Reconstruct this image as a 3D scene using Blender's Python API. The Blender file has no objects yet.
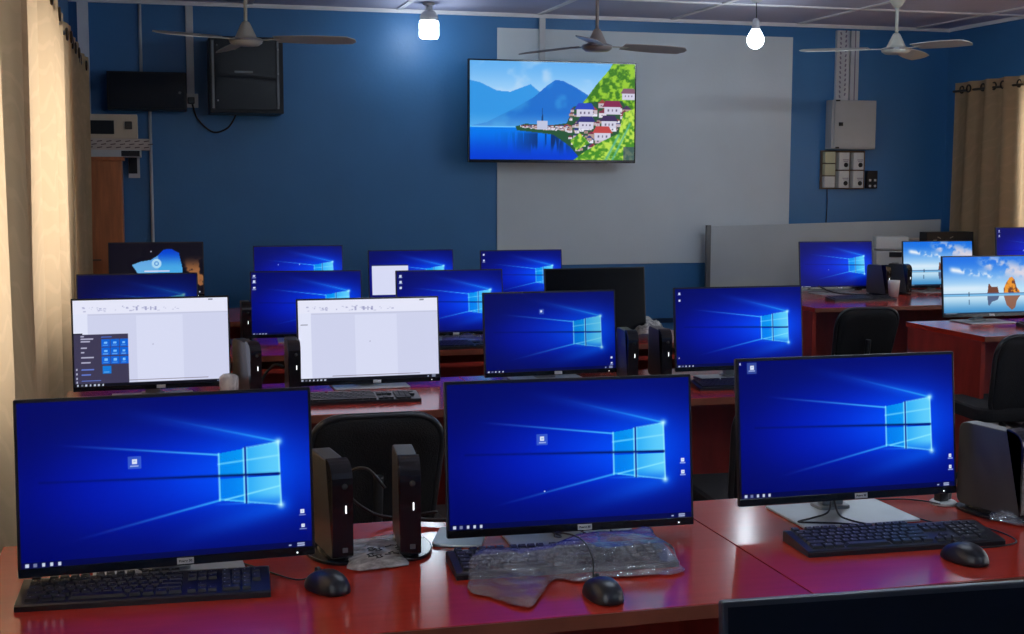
import bpy, bmesh, math, random
import numpy as np
from mathutils import Vector, Matrix
random.seed(7)
S = bpy.context.scene
COL = S.collection
PI = math.pi
EYE = 1.51          # eye height above the floor

# ------------------------------------------------------------------ camera
FPX = 1324.25
p, r, yw = math.radians(5.9568), math.radians(.1227), math.radians(15.188)
fw = Vector((math.sin(yw)*math.cos(p), math.cos(yw)*math.cos(p), -math.sin(p)))
rt = Vector((math.cos(yw), -math.sin(yw), 0)); up = rt.cross(fw)
rt2 = math.cos(r)*rt + math.sin(r)*up
up2 = -math.sin(r)*rt + math.cos(r)*up
cd = bpy.data.cameras.new('camera'); co = bpy.data.objects.new('camera', cd); COL.objects.link(co)
cd.sensor_width = 36; cd.lens = FPX/1024*36; cd.clip_start = .05
co.matrix_world = Matrix(((rt2.x, up2.x, -fw.x, 0), (rt2.y, up2.y, -fw.y, 0), (rt2.z, up2.z, -fw.z, EYE), (0, 0, 0, 1)))
S.camera = co
def at(u, v, ax, val):
    """measured photo point -> room point on the plane axis=val (z counted from the floor)"""
    d = fw + rt2*((u-512)/FPX) + up2*((317-v)/FPX)
    if ax == 2: return Vector((0, 0, EYE)) + d*((val-EYE)/d.z)
    return Vector((0, 0, EYE)) + d*(val/d[ax])

# ------------------------------------------------------------------ materials
def srgb(r_, g, b):
    f = lambda c: (c/12.92 if c <= .04045 else ((c+.055)/1.055)**2.4)
    return (f(r_/255), f(g/255), f(b/255), 1)
def mat(name, col, rough=.5, metal=0, bump=0, bscale=50, vary=0, vscale=5, spec=.5, coat=0, stretch=None, alpha=None, trans=0, sheen=0):
    m = bpy.data.materials.new(name); m.use_nodes = True
    nt = m.node_tree; b = nt.nodes['Principled BSDF']
    b.inputs['Base Color'].default_value = col
    b.inputs['Roughness'].default_value = rough
    b.inputs['Metallic'].default_value = metal
    b.inputs['Specular IOR Level'].default_value = spec
    b.inputs['Coat Weight'].default_value = coat
    if alpha is not None: b.inputs['Alpha'].default_value = alpha
    if sheen: b.inputs['Sheen Weight'].default_value = sheen
    tc = nt.nodes.new('ShaderNodeTexCoord'); mp = nt.nodes.new('ShaderNodeMapping')
    nt.links.new(tc.outputs['Object'], mp.inputs['Vector'])
    if stretch: mp.inputs['Scale'].default_value = stretch
    if vary:
        n = nt.nodes.new('ShaderNodeTexNoise'); n.inputs['Scale'].default_value = vscale; n.inputs['Detail'].default_value = 5
        nt.links.new(mp.outputs[0], n.inputs['Vector'])
        rp = nt.nodes.new('ShaderNodeValToRGB')
        rp.color_ramp.elements[0].position = .3; rp.color_ramp.elements[1].position = .7
        rp.color_ramp.elements[0].color = tuple(c*(1-vary) for c in col[:3])+(1,)
        rp.color_ramp.elements[1].color = tuple(min(1, c*(1+vary)) for c in col[:3])+(1,)
        nt.links.new(n.outputs['Fac'], rp.inputs[0]); nt.links.new(rp.outputs[0], b.inputs['Base Color'])
    if bump:
        n2 = nt.nodes.new('ShaderNodeTexNoise'); n2.inputs['Scale'].default_value = bscale; n2.inputs['Detail'].default_value = 4
        nt.links.new(mp.outputs[0], n2.inputs['Vector'])
        bp = nt.nodes.new('ShaderNodeBump'); bp.inputs['Strength'].default_value = bump; bp.inputs['Distance'].default_value = .01
        nt.links.new(n2.outputs['Fac'], bp.inputs['Height']); nt.links.new(bp.outputs[0], b.inputs['Normal'])
    return m
def emit(name, col, st):
    m = mat(name, (.8, .8, .8, 1), .4)
    b = m.node_tree.nodes['Principled BSDF']
    b.inputs['Emission Color'].default_value = col; b.inputs['Emission Strength'].default_value = st
    return m
M = {}
M['blue_wall'] = mat('blue_wall_paint', (.036, .172, .40, 1), .45, bump=.12, bscale=40, vary=.10, vscale=1.3)
M['white_wall'] = mat('white_wall_paint', (.62, .70, .75, 1), .6, bump=.1, bscale=60, vary=.04, vscale=2)
M['ceiling'] = mat('ceiling_board', (.50, .50, .66, 1), .7, bump=.1, bscale=30, vary=.08, vscale=1.5)
M['strip'] = mat('white_batten', (.78, .78, .80, 1), .5, vary=.05, vscale=9)
M['floor'] = mat('terrazzo_floor', (.12, .11, .11, 1), .35, vary=.3, vscale=14)
M['skirt'] = mat('dark_blue_band', (.012, .04, .10, 1), .4, vary=.08)
def wood(name, col, rough, stretch, vary=.22, vscale=4, coat=0):
    return mat(name, col, rough, vary=vary, vscale=vscale, stretch=stretch, coat=coat)
M['desk'] = wood('mahogany_laminate', (.43, .034, .017, 1), .15, (2, 30, 10), .07, 2.2)
M['desk'].node_tree.nodes['Principled BSDF'].inputs['Coat Roughness'].default_value = .12
M['desk_side'] = wood('mahogany_panel', (.33, .036, .024, 1), .3, (4, 4, 1), .2, 5)
M['edge'] = mat('edge_band', (.20, .06, .034, 1), .3, vary=.15, vscale=12)
M['cupboard'] = wood('cupboard_wood', (.50, .16, .05, 1), .4, (14, 14, 1.4), .2, 3)
M['plastic'] = mat('black_plastic', (.012, .012, .016, 1), .35, bump=.05, bscale=300, vary=.1)
M['gloss'] = mat('glossy_black_plastic', (.010, .010, .013, 1), .16, vary=.05)
M['mattblack'] = mat('matt_black_plastic', (.02, .02, .023, 1), .5, bump=.15, bscale=500, vary=.1)
M['pcside'] = mat('charcoal_metal_case', (.055, .052, .05, 1), .38, bump=.06, bscale=300, vary=.06)
M['silver'] = mat('silver_base', (.50, .54, .56, 1), .32, .35, vary=.03, vscale=20)
M['neck'] = mat('grey_stand_metal', (.30, .32, .33, 1), .35, .5, vary=.05)
M['key'] = mat('key_plastic', (.018, .018, .022, 1), .42, vary=.1)
M['legend'] = mat('key_legend_paint', (.50, .52, .55, 1), .5, vary=.03)
M['label'] = mat('white_sticker', (.55, .55, .55, 1), .5, vary=.04)
M['ink'] = mat('black_ink', (.015, .015, .015, 1), .6, vary=.05)
M['cable'] = mat('cable_rubber', (.012, .012, .014, 1), .45, vary=.1)
M['mesh_fabric'] = mat('black_chair_fabric', (.005, .0055, .008, 1), .85, bump=.4, bscale=220, vary=.2, vscale=60)
M['chair_plastic'] = mat('chair_shell_plastic', (.02, .021, .024, 1), .3, bump=.05, bscale=120, vary=.1)
M['chrome'] = mat('dull_metal', (.35, .35, .36, 1), .3, .9, vary=.05)
M['fan'] = mat('cream_fan_enamel', (.50, .50, .44, 1), .32, vary=.06)
M['fan_dark'] = mat('brown_fan_enamel', (.30, .26, .25, 1), .3, vary=.06)
M['steelgrey'] = mat('grey_enclosure_steel', (.40, .43, .45, 1), .4, vary=.05, vscale=6)
M['cab_black'] = mat('black_cabinet_steel', (.012, .014, .02, 1), .4, vary=.1, spec=.25)
M['cab_glass'] = mat('smoked_glass', (.010, .013, .02, 1), .25, vary=.05, spec=.15)
M['pvc'] = mat('white_pvc', (.52, .54, .56, 1), .4, vary=.06)
M['trunk_print'] = mat('trunking_print', (.20, .17, .24, 1), .5, vary=.05)
M['cream_box'] = mat('cream_plastic', (.62, .52, .38, 1), .45, vary=.06)
M['yellowed'] = mat('yellowed_plastic', (.52, .52, .34, 1), .45, vary=.06)
M['card'] = mat('pale_cardboard', (.60, .52, .46, 1), .7, vary=.08, vscale=10)
M['redprint'] = mat('brown_print', (.10, .055, .06, 1), .6, vary=.05)
M['brownboard'] = mat('brown_backing_board', (.16, .10, .06, 1), .6, vary=.2, vscale=20)
M['printer'] = mat('printer_white', (.60, .62, .62, 1), .45, vary=.04)
M['board'] = mat('pale_board_laminate', (.46, .52, .56, 1), .45, vary=.07, vscale=2)
M['alu'] = mat('aluminium_edge', (.16, .17, .18, 1), .4, .6, vary=.05)
M['tubeside'] = mat('teal_metal', (.42, .50, .52, 1), .3, .3, vary=.04)
M['off'] = mat('switched_off_screen', (.003, .004, .007, 1), .25, vary=.05, spec=.12)
M['led'] = emit('white_led', (1, 1, 1, 1), 1.6)
M['bulb'] = emit('lit_bulb_glass', (.78, .90, 1, 1), 26)
M['fill_glow'] = emit('added_fill_glow', (.74, .87, 1, 1), 85)  # glow of the added, unseen fill tubes
M['socket'] = mat('ivory_socket', (.62, .62, .60, 1), .4, vary=.04)

def screen_mat():
    m = mat('lit_display', (.003, .003, .004, 1), .35, vary=.05)
    nt = m.node_tree; b = nt.nodes['Principled BSDF']
    a = nt.nodes.new('ShaderNodeAttribute'); a.attribute_name = 'picture'
    nt.links.new(a.outputs['Color'], b.inputs['Emission Color']); b.inputs['Emission Strength'].default_value = 1.0
    m.cycles.emission_sampling = 'NONE'
    return m
M['screen'] = screen_mat()
M['screen'].node_tree.nodes['Principled BSDF'].inputs['Specular IOR Level'].default_value = .12

def curtain_mat(name, c, tr):
    m = bpy.data.materials.new(name); m.use_nodes = True; nt = m.node_tree
    for n in list(nt.nodes):
        if n.type != 'OUTPUT_MATERIAL': nt.nodes.remove(n)
    out = [n for n in nt.nodes if n.type == 'OUTPUT_MATERIAL'][0]
    tc = nt.nodes.new('ShaderNodeTexCoord')
    # damask figures: distorted rings
    w = nt.nodes.new('ShaderNodeTexWave'); w.wave_type = 'RINGS'; w.inputs['Scale'].default_value = 3.2; w.inputs['Distortion'].default_value = 9; w.inputs['Detail'].default_value = 1.5; w.inputs['Detail Scale'].default_value = 1.4
    nt.links.new(tc.outputs['Object'], w.inputs['Vector'])
    rp = nt.nodes.new('ShaderNodeValToRGB'); rp.color_ramp.elements[0].position = .80; rp.color_ramp.elements[1].position = .95
    rp.color_ramp.elements[0].color = c; rp.color_ramp.elements[1].color = tuple(min(1, x*1.06) for x in c[:3])+(1,)
    nt.links.new(w.outputs['Fac'], rp.inputs[0])
    d = nt.nodes.new('ShaderNodeBsdfDiffuse'); t = nt.nodes.new('ShaderNodeBsdfTranslucent'); mx = nt.nodes.new('ShaderNodeMixShader')
    mx.inputs[0].default_value = tr
    nt.links.new(rp.outputs[0], d.inputs['Color']); nt.links.new(rp.outputs[0], t.inputs['Color'])
    nt.links.new(d.outputs[0], mx.inputs[1]); nt.links.new(t.outputs[0], mx.inputs[2]); nt.links.new(mx.outputs[0], out.inputs['Surface'])
    return m
M['curtain'] = curtain_mat('beige_damask_cloth', (.68, .47, .27, 1), .5)
M['ring'] = mat('bronze_eyelet', (.10, .065, .04, 1), .3, .8, vary=.05)

def film_mat(name, col, cover, sc):
    m = bpy.data.materials.new(name); m.use_nodes = True; nt = m.node_tree
    for n in list(nt.nodes):
        if n.type != 'OUTPUT_MATERIAL': nt.nodes.remove(n)
    out = [n for n in nt.nodes if n.type == 'OUTPUT_MATERIAL'][0]; N = nt.nodes.new; K = nt.links.new
    tc = N('ShaderNodeTexCoord'); n = N('ShaderNodeTexNoise'); n.inputs['Scale'].default_value = sc; n.inputs['Detail'].default_value = 3; n.inputs['Distortion'].default_value = 2.5
    K(tc.outputs['Object'], n.inputs['Vector'])
    mr = N('ShaderNodeMapRange'); mr.inputs['From Min'].default_value = .35; mr.inputs['From Max'].default_value = .68
    mr.inputs['To Min'].default_value = cover*.45; mr.inputs['To Max'].default_value = min(1, cover*1.6); K(n.outputs['Fac'], mr.inputs['Value'])
    bp = N('ShaderNodeBump'); bp.inputs['Strength'].default_value = .35; bp.inputs['Distance'].default_value = .01; K(n.outputs['Fac'], bp.inputs['Height'])
    tr = N('ShaderNodeBsdfTransparent'); d = N('ShaderNodeBsdfDiffuse'); d.inputs['Color'].default_value = col; t = N('ShaderNodeBsdfTranslucent'); t.inputs['Color'].default_value = col
    a = N('ShaderNodeMixShader'); a.inputs[0].default_value = .4; K(d.outputs[0], a.inputs[1]); K(t.outputs[0], a.inputs[2])
    b = N('ShaderNodeMixShader'); K(mr.outputs[0], b.inputs[0]); K(tr.outputs[0], b.inputs[1]); K(a.outputs[0], b.inputs[2])
    g = N('ShaderNodeBsdfGlossy'); g.inputs['Roughness'].default_value = .10; K(bp.outputs[0], g.inputs['Normal'])
    fr = N('ShaderNodeFresnel'); fr.inputs['IOR'].default_value = 1.45; K(bp.outputs[0], fr.inputs['Normal'])
    c = N('ShaderNodeMixShader'); K(fr.outputs[0], c.inputs[0]); K(b.outputs[0], c.inputs[1]); K(g.outputs[0], c.inputs[2]); K(c.outputs[0], out.inputs['Surface'])
    return m
M['film'] = film_mat('clear_crinkled_film', (.92, .93, .97, 1), .17, 9)
M['film_dense'] = film_mat('milky_crinkled_film', (.92, .92, .88, 1), .95, 14)

def glass_mat():
    m = bpy.data.materials.new('window_glass'); m.use_nodes = True; nt = m.node_tree
    for n in list(nt.nodes):
        if n.type != 'OUTPUT_MATERIAL': nt.nodes.remove(n)
    out = [n for n in nt.nodes if n.type == 'OUTPUT_MATERIAL'][0]
    t = nt.nodes.new('ShaderNodeBsdfTransparent'); g = nt.nodes.new('ShaderNodeBsdfGlossy'); g.inputs['Roughness'].default_value = .03
    mx = nt.nodes.new('ShaderNodeMixShader'); mx.inputs[0].default_value = .08
    nt.links.new(t.outputs[0], mx.inputs[1]); nt.links.new(g.outputs[0], mx.inputs[2]); nt.links.new(mx.outputs[0], out.inputs['Surface'])
    return m
M['glass'] = glass_mat()

# ------------------------------------------------------------------ mesh helpers
class MB:
    def __init__(s): s.b = bmesh.new()
    def box(s, c, d, rot=None, bevel=0, seg=2):
        t = bmesh.new(); bmesh.ops.create_cube(t, size=1)
        for v in t.verts: v.co = Vector((v.co.x*d[0], v.co.y*d[1], v.co.z*d[2]))
        if bevel: bmesh.ops.bevel(t, geom=list(t.edges), offset=bevel, segments=seg, affect='EDGES', profile=.6)
        mtx = Matrix.Translation(c) @ (rot.to_4x4() if rot else Matrix.Identity(4))
        s._add(t, mtx); return s
    def _add(s, t, mtx=Matrix.Identity(4)):
        mp = {}
        for v in t.verts: mp[v] = s.b.verts.new(mtx @ v.co)
        for f in t.faces:
            try: nf = s.b.faces.new([mp[v] for v in f.verts]); nf.smooth = f.smooth
            except ValueError: pass
        t.free()
    def span(s, x0, x1, y0, y1, z0, z1, bevel=0):
        return s.box(((x0+x1)/2, (y0+y1)/2, (z0+z1)/2), (abs(x1-x0), abs(y1-y0), abs(z1-z0)), bevel=bevel)
    def tube(s, pts, rad, seg=10, cap=True):
        pts = [Vector(q) for q in pts]; rings = []
        rr = rad if isinstance(rad, (list, tuple)) else [rad]*len(pts)
        ref = None
        for i, q in enumerate(pts):
            d = (pts[min(i+1, len(pts)-1)]-pts[max(i-1, 0)]).normalized()
            if ref is None: ref = d.orthogonal().normalized()
            ref = (ref - d*ref.dot(d)).normalized() if (ref - d*ref.dot(d)).length > 1e-6 else d.orthogonal().normalized()
            b2 = d.cross(ref)
            rings.append([s.b.verts.new(q + (ref*math.cos(2*PI*k/seg) + b2*math.sin(2*PI*k/seg))*rr[i]) for k in range(seg)])
        for a, c in zip(rings, rings[1:]):
            for k in range(seg):
                f = s.b.faces.new((a[k], a[(k+1) % seg], c[(k+1) % seg], c[k])); f.smooth = True
        if cap: s.b.faces.new(list(reversed(rings[0]))); s.b.faces.new(rings[-1])
        return s
    def lathe(s, prof, c=(0, 0, 0), seg=28, axis='z'):
        rings = []
        for rad, z in prof:
            ring = []
            for k in range(seg):
                a = 2*PI*k/seg; v = Vector((rad*math.cos(a), rad*math.sin(a), z))
                if axis == 'y': v = Vector((v.x, v.z, v.y))
                ring.append(s.b.verts.new(Vector(c)+v))
            rings.append(ring)
        for a, c2 in zip(rings, rings[1:]):
            for k in range(seg):
                f = s.b.faces.new((a[k], a[(k+1) % seg], c2[(k+1) % seg], c2[k])); f.smooth = True
        s.b.faces.new(list(reversed(rings[0]))); s.b.faces.new(rings[-1])
        return s
    def prism(s, poly, a0, a1, axis, bevel=0, seg=2):
        """poly: 2-D outline in the two other axes (order x,y,z), extruded along axis"""
        t = bmesh.new()
        def P(q, h):
            if axis == 'x': return (h, q[0], q[1])
            if axis == 'y': return (q[0], h, q[1])
            return (q[0], q[1], h)
        A = [t.verts.new(P(q, a0)) for q in poly]; B = [t.verts.new(P(q, a1)) for q in poly]
        n = len(poly)
        fa = t.faces.new(A); fb = t.faces.new(list(reversed(B)))
        for k in range(n): t.faces.new((A[k], B[k], B[(k+1) % n], A[(k+1) % n]))
        bmesh.ops.recalc_face_normals(t, faces=list(t.faces))
        if bevel:
            bmesh.ops.bevel(t, geom=list(set(fa.edges) | set(fb.edges)), offset=bevel, segments=seg, affect='EDGES', profile=.6)
        s._add(t); return s
    def quad(s, pts): s.b.faces.new([s.b.verts.new(q) for q in pts]); return s
    def mesh(s, name, m, smooth=None):
        bmesh.ops.recalc_face_normals(s.b, faces=list(s.b.faces))
        me = bpy.data.meshes.new(name); s.b.to_mesh(me); s.b.free(); me.materials.append(m)
        return me
    def build(s, name, m, parent=None, loc=(0, 0, 0), rotz=0):
        return put(name, s.mesh(name, m), parent, loc, rotz)
def put(name, me, parent=None, loc=(0, 0, 0), rotz=0):
    o = bpy.data.objects.new(name, me); COL.objects.link(o)
    if parent: o.parent = parent
    o.location = loc; o.rotation_euler.z = rotz
    return o
def tag(o, label=None, cat=None, group=None, kind=None):
    if label: o['label'] = label
    if cat: o['category'] = cat
    if group: o['group'] = group
    if kind: o['kind'] = kind
    return o
def thing(name, label, cat, loc=(0, 0, 0), rotz=0, group=None):
    o = bpy.data.objects.new(name, None); COL.objects.link(o)
    o.empty_display_size = .1; o.location = loc; o.rotation_euler.z = rotz
    return tag(o, label, cat, group)
def rounded(pts_r, n=6):
    """outline with a radius per corner: [(x,y,r)...]"""
    out = []; k = len(pts_r)
    for i in range(k):
        x, y, rad = pts_r[i]; P = Vector((x, y)); A = Vector(pts_r[i-1][:2]); B = Vector(pts_r[(i+1) % k][:2])
        if rad <= 0: out.append((x, y)); continue
        da = (A-P).normalized(); db = (B-P).normalized()
        for j in range(n+1):
            t = j/n; q0 = P+da*rad; q1 = P+db*rad
            q = q0*(1-t)**2 + P*2*t*(1-t) + q1*t**2
            out.append((q.x, q.y))
    return out
def rrect(x0, x1, y0, y1, rad, n=5): return rounded([(x0, y0, rad), (x1, y0, rad), (x1, y1, rad), (x0, y1, rad)], n)
def spline(pts, n=8):
    pts = [Vector(q) for q in pts]; out = []
    for i in range(len(pts)-1):
        p0 = pts[max(i-1, 0)]; p1 = pts[i]; p2 = pts[i+1]; p3 = pts[min(i+2, len(pts)-1)]
        for j in range(n):
            t = j/n
            out.append(.5*((2*p1)+(p2-p0)*t+(2*p0-5*p1+4*p2-p3)*t*t+(3*p1-p0-3*p2+p3)*t**3))
    out.append(pts[-1]); return out
def text_mesh(body, size, m, bold=False):
    cu = bpy.data.curves.new('lettering', 'FONT'); cu.body = body; cu.size = size; cu.align_x = 'CENTER'; cu.align_y = 'CENTER'; cu.extrude = .0002
    if bold: cu.offset = size*.03
    o = bpy.data.objects.new('tmp', cu); COL.objects.link(o)
    dg = bpy.context.evaluated_depsgraph_get(); me = bpy.data.meshes.new_from_object(o.evaluated_get(dg))
    bpy.data.objects.remove(o); me.materials.clear(); me.materials.append(m); me.name = 'lettering'
    return me

# ------------------------------------------------------------------ display pictures (rows from the top, sRGB 0..1)
def grid(w, h):
    u = (np.arange(w)+.5)/w; v = (np.arange(h)+.5)/h
    return np.meshgrid(u, v)
def vnoise(w, h, fx, fy, seed):
    rg = np.random.RandomState(seed); tot = np.zeros((h, w)); amp = 1; s = 0
    for o in range(4):
        nx, ny = int(fx*2**o)+2, int(fy*2**o)+2
        g = rg.rand(ny, nx)
        X = np.linspace(0, nx-1.001, w); Y = np.linspace(0, ny-1.001, h)
        xi = X.astype(int); yi = Y.astype(int); fx_ = X-xi; fy_ = Y-yi
        fx_ = fx_*fx_*(3-2*fx_); fy_ = fy_*fy_*(3-2*fy_)
        a = g[yi][:, xi]; b = g[yi][:, xi+1]; c = g[yi+1][:, xi]; d = g[yi+1][:, xi+1]
        tot += amp*((a*(1-fx_)+b*fx_)*(1-fy_)[:, None]+(c*(1-fx_)+d*fx_)*fy_[:, None]); s += amp; amp *= .5
    return tot/s
def sm(x, a, b):
    t = np.clip((x-a)/(b-a), 0, 1); return t*t*(3-2*t)
def mixc(img, col, a):
    col = np.array(col)/255.
    return img*(1-a[..., None])+col*a[..., None]
def rect(img, U, V, x0, y0, x1, y1, col, a=1):
    k = (U > x0) & (U < x1) & (V > y0) & (V < y1)
    img[k] = img[k]*(1-a)+np.array(col)/255.*a
def poly(U, V, pts):
    ins = np.zeros(U.shape, bool); n = len(pts)
    for i in range(n):
        x0, y0 = pts[i]; x1, y1 = pts[(i+1) % n]
        if y0 == y1: continue
        c = ((y0 > V) != (y1 > V)) & (U < (x1-x0)*(V-y0)/(y1-y0)+x0); ins ^= c
    return ins
def line(U, V, a, b, wd, asp=.5625, fade=0):
    ax, ay = a; bx, by = b; dx, dy = bx-ax, (by-ay)*asp; L = dx*dx+dy*dy
    px, py = U-ax, (V-ay)*asp
    t = np.clip((px*dx+py*dy)/L, 0, 1)
    d = np.sqrt((px-t*dx)**2+(py-t*dy)**2)
    g = np.exp(-(d/wd)**2)
    if fade: g = g*(1-t)**fade
    return g
def icons(img, U, V, lst, w):
    for (x, y, s) in lst:
        sx = s*.5; sy = s*.5/.5625
        rect(img, U, V, x-sx*.62, y-sy*.75, x+sx*.62, y+sy*.5, (225, 232, 250), .95)
        rect(img, U, V, x-sx*.2, y-sy*.35, x+sx*.35, y+sy*.05, (110, 150, 215), .5)
        rect(img, U, V, x-sx*1.1, y+sy*.8, x+sx*1.1, y+sy*1.15, (180, 195, 240), .75)
def taskbar(img, U, V, dark=True, n=5):
    if dark: rect(img, U, V, 0, .962, 1, 1, (4, 8, 60), .75)
    for k in range(n):
        x = .020+.0265*k
        rect(img, U, V, x-.005, .972, x+.006, .991, (215, 225, 245), .9 if k != 1 else .5)
    rect(img, U, V, .915, .977, .925, .988, (190, 205, 240), .8)
    rect(img, U, V, .945, .970, .972, .979, (200, 212, 245), .8); rect(img, U, V, .945, .983, .972, .991, (200, 212, 245), .8)
def hero(w, h, ic=(), bright=1.0, task=True, hi=()):
    U, V = grid(w, h); U0 = U; U = U+.006+.012*np.clip(.75-U, 0, .2)*2
    base = np.zeros((h, w, 3)); base[:] = np.array((1, 6, 96))/255.
    g = np.exp(-(((U-.72)/.42)**2+((V-.5)/.34)**2)); base = mixc(base, (0, 40, 232), g*.95)
    g = np.exp(-(((U-.30)/.30)**2+((V-.55)/.26)**2)); base = mixc(base, (0, 16, 190), g*.55)
    g = np.exp(-(((U-.80)/.20)**2+((V-.5)/.25)**2)); base = mixc(base, (0, 96, 248), g*.72)
    # light wedge fanning to the left
    c0 = .487+.036*U/.9
    wedge = sm(.9-U, 0, .05)*np.exp(-((V-c0)/(.10+.30*(.9-U)))**2)*sm(U, .05, .75)
    base = mixc(base, (0, 80, 246), wedge*.5)
    up_ = line(U, V, (.893, .318), (.30, .06), .020, fade=1.2); dn = line(U, V, (.898, .72), (.45, .93), .035, fade=1.3)
    base = mixc(base, (20, 120, 255), up_*.55); base = mixc(base, (10, 110, 255), dn*.5)
    base = mixc(base, (60, 190, 255), line(U, V, (.893, .318), (.45, .115), .0035, fade=1.6)*.8)
    base = mixc(base, (90, 215, 255), line(U, V, (.70, .385), (.12, .262), .0035, fade=1.1)*.85)
    base = mixc(base, (70, 200, 255), line(U, V, (.70, .66), (.16, .86), .0040, fade=1.3)*.8)
    base = mixc(base, (60, 180, 255), line(U, V, (.893, .70), (.66, .69), .004, fade=.6)*.6)
    # the four panes
    def pane(pts, c1, c2):
        k = poly(U, V, pts); t = sm(U, .68, .90)
        for i in range(3): base[..., i][k] = ((c1[i]*(1-t)+c2[i]*t)/255.)[k]
    T = lambda x: .374+(x-.68)/(.895-.68)*(.318-.374); B = lambda x: .667+(x-.68)/(.895-.68)*(.72-.667)
    pane([(.682, T(.682)), (.768, T(.768)), (.768, .515), (.682, .515)], (0, 140, 240), (20, 175, 250))
    pane([(.778, T(.778)), (.893, T(.893)), (.893, .512), (.778, .514)], (10, 150, 245), (95, 205, 252))
    pane([(.682, .532), (.768, .532), (.768, B(.768)), (.682, B(.682))], (0, 125, 240), (20, 170, 250))
    pane([(.778, .532), (.893, .532), (.893, B(.893)), (.778, B(.778))], (10, 145, 245), (95, 205, 252))
    base = mixc(base, (150, 235, 255), line(U, V, (.68, .44), (.893, .405), .0035)*.6)
    base = mixc(base, (0, 90, 235), sm(V, .63, .72)*poly(U, V, [(.778, .53), (.893, .53), (.893, .72), (.778, .69)])*.7)
    for a, b, k in (((.682, .374), (.682, .667), .8), ((.768, .35), (.768, .69), .95), ((.779, .345), (.779, .695), .5), ((.893, .318), (.897, .72), .95), ((.70, .665), (.893, .60), .7), ((.78, .345), (.893, .318), .5), ((.682, .66), (.897, .72), .5)):
        base = mixc(base, (150, 240, 255), line(U, V, a, b, .0032)*k)
    base = mixc(base, (1, 8, 70), line(U, V, (.893, .522), (.08, .487), .0045)*(.35+.5*sm(U, .1, .8)))
    base = mixc(base, (1, 20, 120), line(U, V, (.7735, .345), (.7735, .695), .0030)*.9)
    for (x, y) in ((.893, .318), (.897, .722)): base = mixc(base, (190, 245, 255), np.exp(-(((U-x)/.012)**2+((V-y)/.02)**2))*.8)
    base *= bright; U = U0
    icons(base, U, V, ic, w)
    for (x, y, s) in hi: rect(base, U, V, x-s, y-s*1.6, x+s, y+s*1.9, (110, 150, 220), .45)
    icons(base, U, V, [(a, b, c*1.2) for a, b, c in hi], w)
    if task: taskbar(base, U, V)
    return base
def document(w, h, menu=False):
    U, V = grid(w, h)
    img = np.zeros((h, w, 3)); img[:] = np.array((206, 210, 236))/255.
    rect(img, U, V, 0, 0, 1, .16, (228, 230, 248)); rect(img, U, V, 0, .16, .09, 1, (224, 228, 248))
    rect(img, U, V, .40, .19, .70, .97, (215, 219, 243)); rect(img, U, V, .095, .17, .99, .18, (190, 193, 216))
    rg = np.random.RandomState(3)
    for k in range(46):
        x = .02+rg.rand()*.66; y = .075+.06*rg.rand(); rect(img, U, V, x, y, x+.006+.012*rg.rand(), y+.010, (150, 152, 190), .55)
    for x in (.40, .46, .49, .52): rect(img, U, V, x, .085, x+.012, .135, (120, 122, 170), .55)
    rect(img, U, V, .02, .30, .07, .305, (60, 60, 80)); rect(img, U, V, .87, .015, .90, .03, (120, 122, 140))
    rect(img, U, V, .23, .932, .86, .940, (120, 110, 125)); rect(img, U, V, .50, .52, .507, .535, (150, 150, 180), .6)
    rect(img, U, V, 0, .962, 1, 1, (14, 14, 24))
    taskbar(img, U, V, False, 7)
    if menu:
        rect(img, U, V, 0, .40, .345, .96, (62, 58, 84)); rect(img, U, V, 0, .385, .06, .395, (30, 30, 50))
        for i in range(3):
            for j in range(3):
                x = .175+.058*j; y = .455+.098*i
                rect(img, U, V, x, y, x+.054, y+.090, (10, 98, 214)); rect(img, U, V, x+.018, y+.028, x+.036, y+.052, (120, 190, 250)); rect(img, U, V, x+.008, y+.068, x+.04, y+.078, (110, 170, 240), .8)
        rect(img, U, V, .178, .765, .232, .85, (20, 120, 214)); rect(img, U, V, .188, .83, .22, .84, (130, 200, 250), .8)
        rect(img, U, V, .175, .425, .24, .435, (80, 120, 220))
        for k, y in enumerate((.42, .45, .48, .55, .60, .66, .72, .80, .86, .93)):
            rect(img, U, V, .045, y-.007, .065+.03*((k*7) % 4)/1.5+(.04 if k > 6 else 0), y+.007, (205, 205, 235) if k < 7 else (110, 140, 240), .8)
        for y in (.80, .85, .90, .945): rect(img, U, V, .012, y-.010, .022, y+.010, (210, 215, 240), .8)
    return img
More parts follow.
